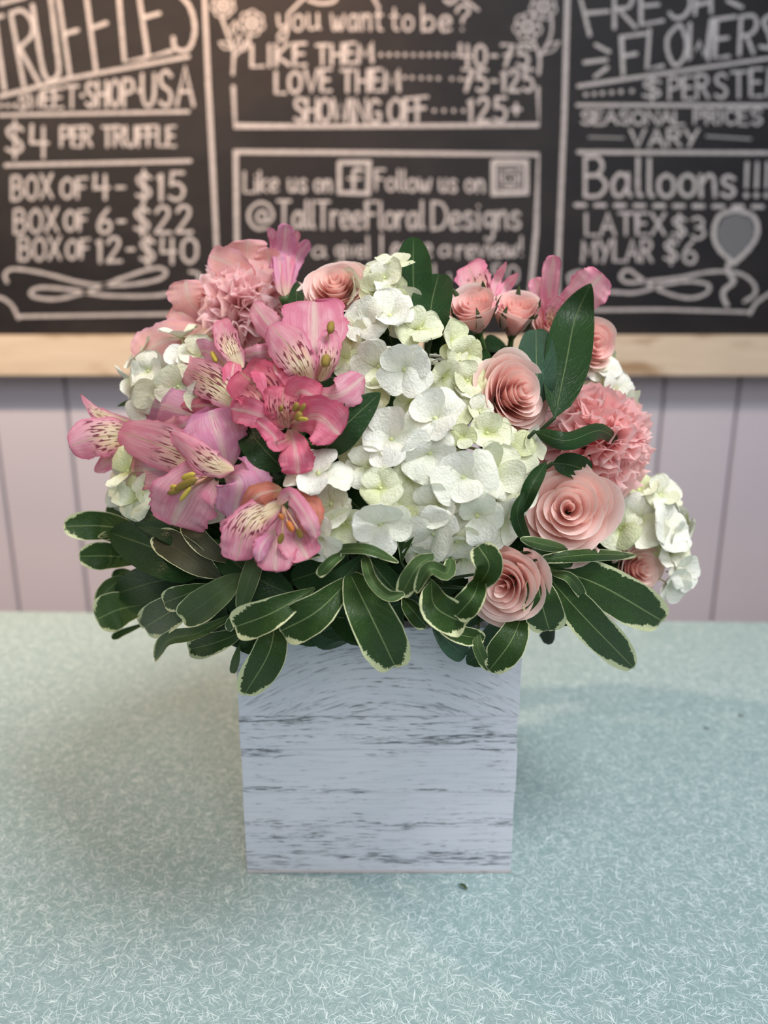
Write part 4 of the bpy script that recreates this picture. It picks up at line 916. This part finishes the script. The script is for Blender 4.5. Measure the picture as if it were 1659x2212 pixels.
ruscus('round green leaf under the right carnation', [(1195,1000,.8), (1235,1005,1.5), (1275,1020,1.6)], 28, 'rus', a=.5, b=.4)
ruscus('slim pale green leaf tip at far left above the side facing alstroemeria', [(330,865,-.2), (285,868,0), (252,878,-.2)], 6, 'pit_g')
ruscus('dark green leaf in the shaded gap between the alstroemerias', [K1(1200,1380,.6), K1(1080,1250,1.6), K1(960,1120,1.2)], 42)
ruscus('large dark green pointed leaf fanning out at the lower left', [K4(760,440,.6), K4(560,330,2.2), K4(270,225,1.6)], 58, a=.6, b=.6, cup=.3)
ruscus('dark leaf just below the big left alstroemeria', [K4(760,300,.4), K4(560,160,1.4), K4(322,78,1.0)], 42, a=.6, b=.7)
ruscus('dark green broad leaf at left under the fanned pointed leaf', [K4(700,460,.2), K4(500,490,1.4), K4(300,550,1.0)], 42, a=.6, b=.5)
ruscus('dark green leaf in the gap left of the bell shaped alstroemeria', [(640,1290,.2), (540,1240,.9), (450,1165,.5)], 42)
ruscus('long narrow grey green leaf hanging below the bell shaped alstroemeria', [K4(1060,330,1.4), K4(1010,480,2.2), K4(960,640,2.2)], 21, 'pit_g', a=.3, b=.4)

# --- variegated sprigs
def sprig(label, base, leaves, conv=K4, sc=2.476, grp=None):
    b = S(*base); h = empty('variegated_sprig', b, label, 'foliage sprig', grp)
    inn = ROOT+Vector((0, 0, -.01))-b
    obj('stem', tube_md('stem', [Vector((0, 0, 0)), inn*.5, inn], .0014, .0018, M['stem_d'], 6, 7), h)
    for q in leaves:
        pts, hw, mat = q[:3]; kw = dict(a=.85, b=.42, cup=.20, ruf=.06, rfreq=1.3, nu=12, nv=18, base=.07, ser=.03, arch=.10, warp=.05)
        if len(q) > 3: kw.update(q[3])
        o = blade('leaf', h, [conv(*p) for p in pts], hw/sc, mat, **kw)
        p0 = S(*conv(*pts[0]))-b
        if p0.length > .006: obj('twig', tube_md('twig', [p0, p0*.4+inn*.12, inn*.25], .0006, .0012, M['stem_d'], 5, 5), h)
sprig('variegated sprig fanning out furthest left over the counter', K4(500, 260, .0), [
  ([(500,240,.2),(250,190,1.0),(18,190,-.2)], 82, 'pit'), ([(490,200,0),(350,130,.6),(245,92,.2)], 38, 'pit_g'), ([(480,370,.0),(280,350,.8),(100,350,-.2)], 78, 'pit'),
  ([(490,210,.6),(340,215,1.6),(203,248,1.2)], 24, 'pit_l', dict(roll=(0, 50))), ([(440,290,.4),(330,265,1.4),(210,245,1.2)], 20, 'pit_l'), ([(420,450,-.6),(330,440,-.4),(280,470,-.8)], 30, 'pit')])
sprig('variegated sprig with broad pale edged leaf at the lower left', K4(560, 560, .2), [
  ([(420,470,-.2),(290,500,.6),(195,600,.2)], 48, 'pit_l', dict(cup=.4)), ([(540,600,.0),(330,630,1.2),(192,690,.6)], 108, 'pit_l', dict(b=.34)), ([(480,700,-1),(330,760,-.8),(275,790,-1)], 22, 'pit'),
  ([(760,540,.8),(600,640,2.2),(445,735,1.8)], 105, 'pit', dict(b=.30, cup=.1))])
sprig('variegated sprig with cupped brown backed leaves below the left alstroemerias', K4(800, 440, .4), [
  ([(950,390,.4),(780,300,1.6),(670,170,1.2)], 62, 'pit_u', dict(cup=.5)), ([(860,470,.6),(700,360,2.2),(515,238,2.0)], 88, 'pit_u', dict(cup=.45)),
  ([(800,500,1.4),(660,560,2.6),(556,600,2.6)], 68, 'pit', dict(b=.34)), ([(975,440,1.4),(830,560,3.2),(655,685,3.0)], 92, 'pit_g', dict(b=.36, cup=.3)),
  ([(980,640,.6),(740,760,2.2),(580,800,2.0),(505,905,1.6)], 48, 'pit_l', dict(cup=.5, roll=(0, 40)))])
sprig('variegated sprig hanging over the left front corner of the box', K4(1060, 650, .4), [
  ([(1010,740,-.6),(840,810,.6),(690,850,0)], 68, 'pit', dict(b=.32)), ([(990,640,.0),(920,690,1.2),(900,752,1.0)], 26, 'pit_l'), ([(960,820,-.6),(940,900,-.2),(922,978,-.6)], 24, 'pit_g'),
  ([(1150,640,.2),(1120,860,2.0),(985,1092,1.8)], 100, 'pit', dict(b=.45, roll=(0,-10), cup=.15)), ([(1360,520,1.2),(1140,650,3.2),(932,730,3.2)], 100, 'pit', dict(b=.26, cup=.2)), ([(1180,530,0),(1090,590,.8),(1000,640,.8)], 50, 'rus'),
  ([(1060,780,-.4),(1010,800,.2),(960,830,.2)], 24, 'rus')])
sprig('variegated sprig lying over the middle of the front rim', K4(1500, 460, .4), [
  ([(1580,440,.6),(1380,640,2.6),(1178,752,2.4)], 112, 'pit', dict(b=.30)), ([(1530,330,1.0),(1450,380,2.2),(1380,455,2.2)], 34, 'pit_l', dict(cup=.8)), ([(1440,330,.8),(1300,350,1.6),(1170,410,1.2)], 34, 'pit', dict(roll=(0, 40))),
  ([(1640,330,.6),(1480,500,1.2),(1330,560,.8)], 80, 'rus'), ([(1560,300,.2),(1400,420,.6),(1240,480,.4)], 80, 'rus')])
sprig('variegated sprig with long leaf hanging down the front of the box', K5(120, 400, .4), [
  ([(110,360,.8),(210,560,2.6),(320,790,1.6)], 112, 'pit', dict(b=.30, cup=.35, a=.6)), ([(40,262,1.2),(190,262,2.6),(335,322,2.2)], 26, 'pit_l', dict(a=.3, b=.5, roll=(0, -20))),
  ([(180,285,1.0),(215,400,2.4),(290,470,2.6),(362,462,2.4)], 30, 'pit_l', dict(a=.3, b=.4, cup=.6)), ([(200,300,.2),(260,380,.6),(330,460,.4)], 60, 'rus'), ([(60,300,.2),(90,420,.8),(60,560,.6)], 70, 'rus')], K5, 2.074)
sprig('variegated sprig with curled wavy leaves under the centre hydrangea', K5(470, 400, .2), [
  ([(345,320,.2),(372,190,.9),(425,55,.7)], 40, 'pit', dict(cup=.3)), ([(500,285,1.2),(420,340,2.6),(345,470,2.2)], 48, 'pit_l', dict(cup=.4, b=.35)),
  ([(570,300,1.6),(550,370,3.0),(470,350,3.6),(412,455,3.0)], 34, 'pit_l', dict(a=.3, b=.35, cup=.4, roll=(0, 20))),
  ([(480,400,1.0),(500,520,3.0),(635,598,2.6)], 84, 'pit', dict(b=.34, cup=.3)), ([(350,480,.2),(400,540,1.2),(460,610,1.0)], 46, 'pit', dict(cup=.4)),
  ([(700,370,1.2),(670,470,3.2),(590,565,2.8)], 62, 'pit', dict(b=.35, cup=.3)), ([(680,440,1.6),(740,340,3.4),(690,245,3.0)], 66, 'pit', dict(a=.5, b=.26, cup=.2)),
  ([(480,590,-1),(560,680,-.2),(632,740,-.8)], 52, 'rus_b'), ([(480,580,-.4),(590,640,.8),(720,664,.4)], 44, 'pit', dict(cup=.3))], K5, 2.074)
sprig('variegated sprig with two leaves below the low rose at the right front corner', K5(860, 500, .2), [
  ([(900,520,.2),(840,670,1.8),(738,808,1.4)], 76, 'pit', dict(b=.5, cup=.15)), ([(690,620,.2),(690,700,1.0),(738,805,1.0)], 28, 'pit_l')], K5, 2.074)
sprig('variegated sprig fanning out low at the right over the counter', K5(960, 330, .4), [
  ([(1080,580,-1.4),(1070,590,-1),(1110,590,-1.2)], 16, 'rus'), ([(950,335,.6),(970,480,2.0),(1010,628,1.6)], 92, 'pit', dict(b=.30)), ([(960,335,.6),(1230,420,2.0),(1518,585,1.2)], 108, 'pit', dict(b=.30, a=.7, cup=.15)),
  ([(970,345,.8),(1160,560,2.6),(1388,795,2.0)], 86, 'pit', dict(b=.40, a=.7, cup=.15)), ([(1010,370,1.2),(1100,390,2.8),(1168,485,2.4)], 28, 'pit_l', dict(cup=.4)),
  ([(950,310,1.4),(1200,285,2.8),(1400,288,2.6)], 32, 'pit', dict(a=.4, b=.4, cup=-.4, roll=(0, -30))), ([(1090,262,1.4),(980,240,2.6),(878,214,2.2)], 28, 'pit_l', dict(a=.4, b=.5, cup=-.2)), ([(920,260,.8),(1010,300,1.4),(1120,320,1.2)], 36, 'rus')], K5, 2.074)
# --- background greenery between the flowers: leaves on the inner dome
bed = empty('greenery_bed', ROOT, 'dark green leaves packed between and under the flowers', 'foliage')
rr = random.Random(21); LM = [blade_md('leaf', [(0, 0, 0), (.5, 0, .08), (1, 0, -.05)], .30, M['rus'], a=.75, b=.6, N=Vector((0, 0, 1)), cup=.2, nu=6, nv=9) for _ in range(4)]
for k in range(290):
    az = rr.uniform(0, 2*PI); el = math.asin(rr.uniform(-.32, 1)) if k < 210 else rr.uniform(-.12, .12); az = az if k < 210 else rr.uniform(-PI, 0); v = Vector((math.cos(az)*math.cos(el), math.sin(az)*math.cos(el), math.sin(el)))
    kk = .80 if el > -.05 else .86
    p = EC+Vector((v[i]*ER[i]*kk for i in range(3)))
    d = (v+Vector((rr.uniform(-1, 1), rr.uniform(-1, 1), rr.uniform(-1, 1)))*.9); d -= v*d.dot(v)*.8
    if k >= 210: d.z = abs(d.z)*.6
    d.normalize()
    nrm = (v+Vector((rr.uniform(-.4, .4),)*3)).normalized(); y = nrm.cross(d).normalized(); nrm = d.cross(y).normalized()
    q = Matrix((d, y, nrm)).transposed().to_quaternion(); s = rr.uniform(.028, .045)
    if p.z < .153: p.z = .153+rr.random()*.01
    if k >= 210: p.z = max(p.z, .172)
    obj('leaf', rr.choice(LM), bed, p-d*s*.5-ROOT, q, s)
vs_, fs = [], []; n_, k_ = 10, 18  # unseen mound added inside the dome so gaps between blooms look dark
for i in range(n_+1):
    a = PI/2*i/n_
    for j in range(k_):
        b = 2*PI*j/k_; w_ = 1+.08*math.sin(5*b+3*a); vs_.append((.062*math.cos(a)*math.cos(b)*w_, .062*math.cos(a)*math.sin(b)*w_, .10*math.sin(a)*w_+.0))
for i in range(n_):
    for j in range(k_): fs.append((i*k_+j, i*k_+(j+1) % k_, (i+1)*k_+(j+1) % k_, (i+1)*k_+j))
tag(obj('gap_dark_mound', meshdata('gap_dark_mound', vs_, fs, mat=M['foam']), None, (BX, .4328, .162)), 'dark rounded foam mound added above the box so gaps among stems look dark', 'floral foam')

# ------------------------------------------------------------------ crumbs on the counter
g = ground(999, 1918); me = blade_md('leaf_fragment', [(-.0022, .002, .0006), (0, 0, .0014), (.0022, -.002, .0006)], .0011, M['sepal'], N=Vector((0, 0, 1)), cup=.8, nu=4, nv=6)
tag(obj('leaf_fragment', me, None, g), 'tiny dark plant fragment on the counter in front of the box', 'plant scrap')
n = NT('water'); wm = n.n('ShaderNodeBsdfPrincipled'); wm.inputs['Base Color'].default_value = (.8, .9, .9, 1); wm.inputs['Roughness'].default_value = .05; wm.inputs['Transmission Weight'].default_value = 1; wm.inputs['IOR'].default_value = 1.33
n.t.links.new(wm.outputs[0], n.n('ShaderNodeOutputMaterial').inputs[0])
for (px, py, lab) in ((1526, 1573, 'small clear water drop on the counter right of the box, the nearer one'), (1600, 1547, 'small clear water drop on the counter near the right photo edge, the further one')):
    vs_, fs = [], []
    for i in range(5):
        a = PI/2*i/4
        for j in range(12): vs_.append((.0022*math.cos(a)*math.cos(PI*j/6), .0022*math.cos(a)*math.sin(PI*j/6), .0009*math.sin(a)))
    for i in range(4):
        for j in range(12): fs.append((i*12+j, i*12+(j+1) % 12, (i+1)*12+(j+1) % 12, (i+1)*12+j))
    fs.append(tuple(range(12))[::-1])
    tag(obj('water_drop', meshdata('water_drop', vs_, fs, mat=n.m), None, ground(px, py)+Vector((0, 0, .0001))), lab, 'water drop')
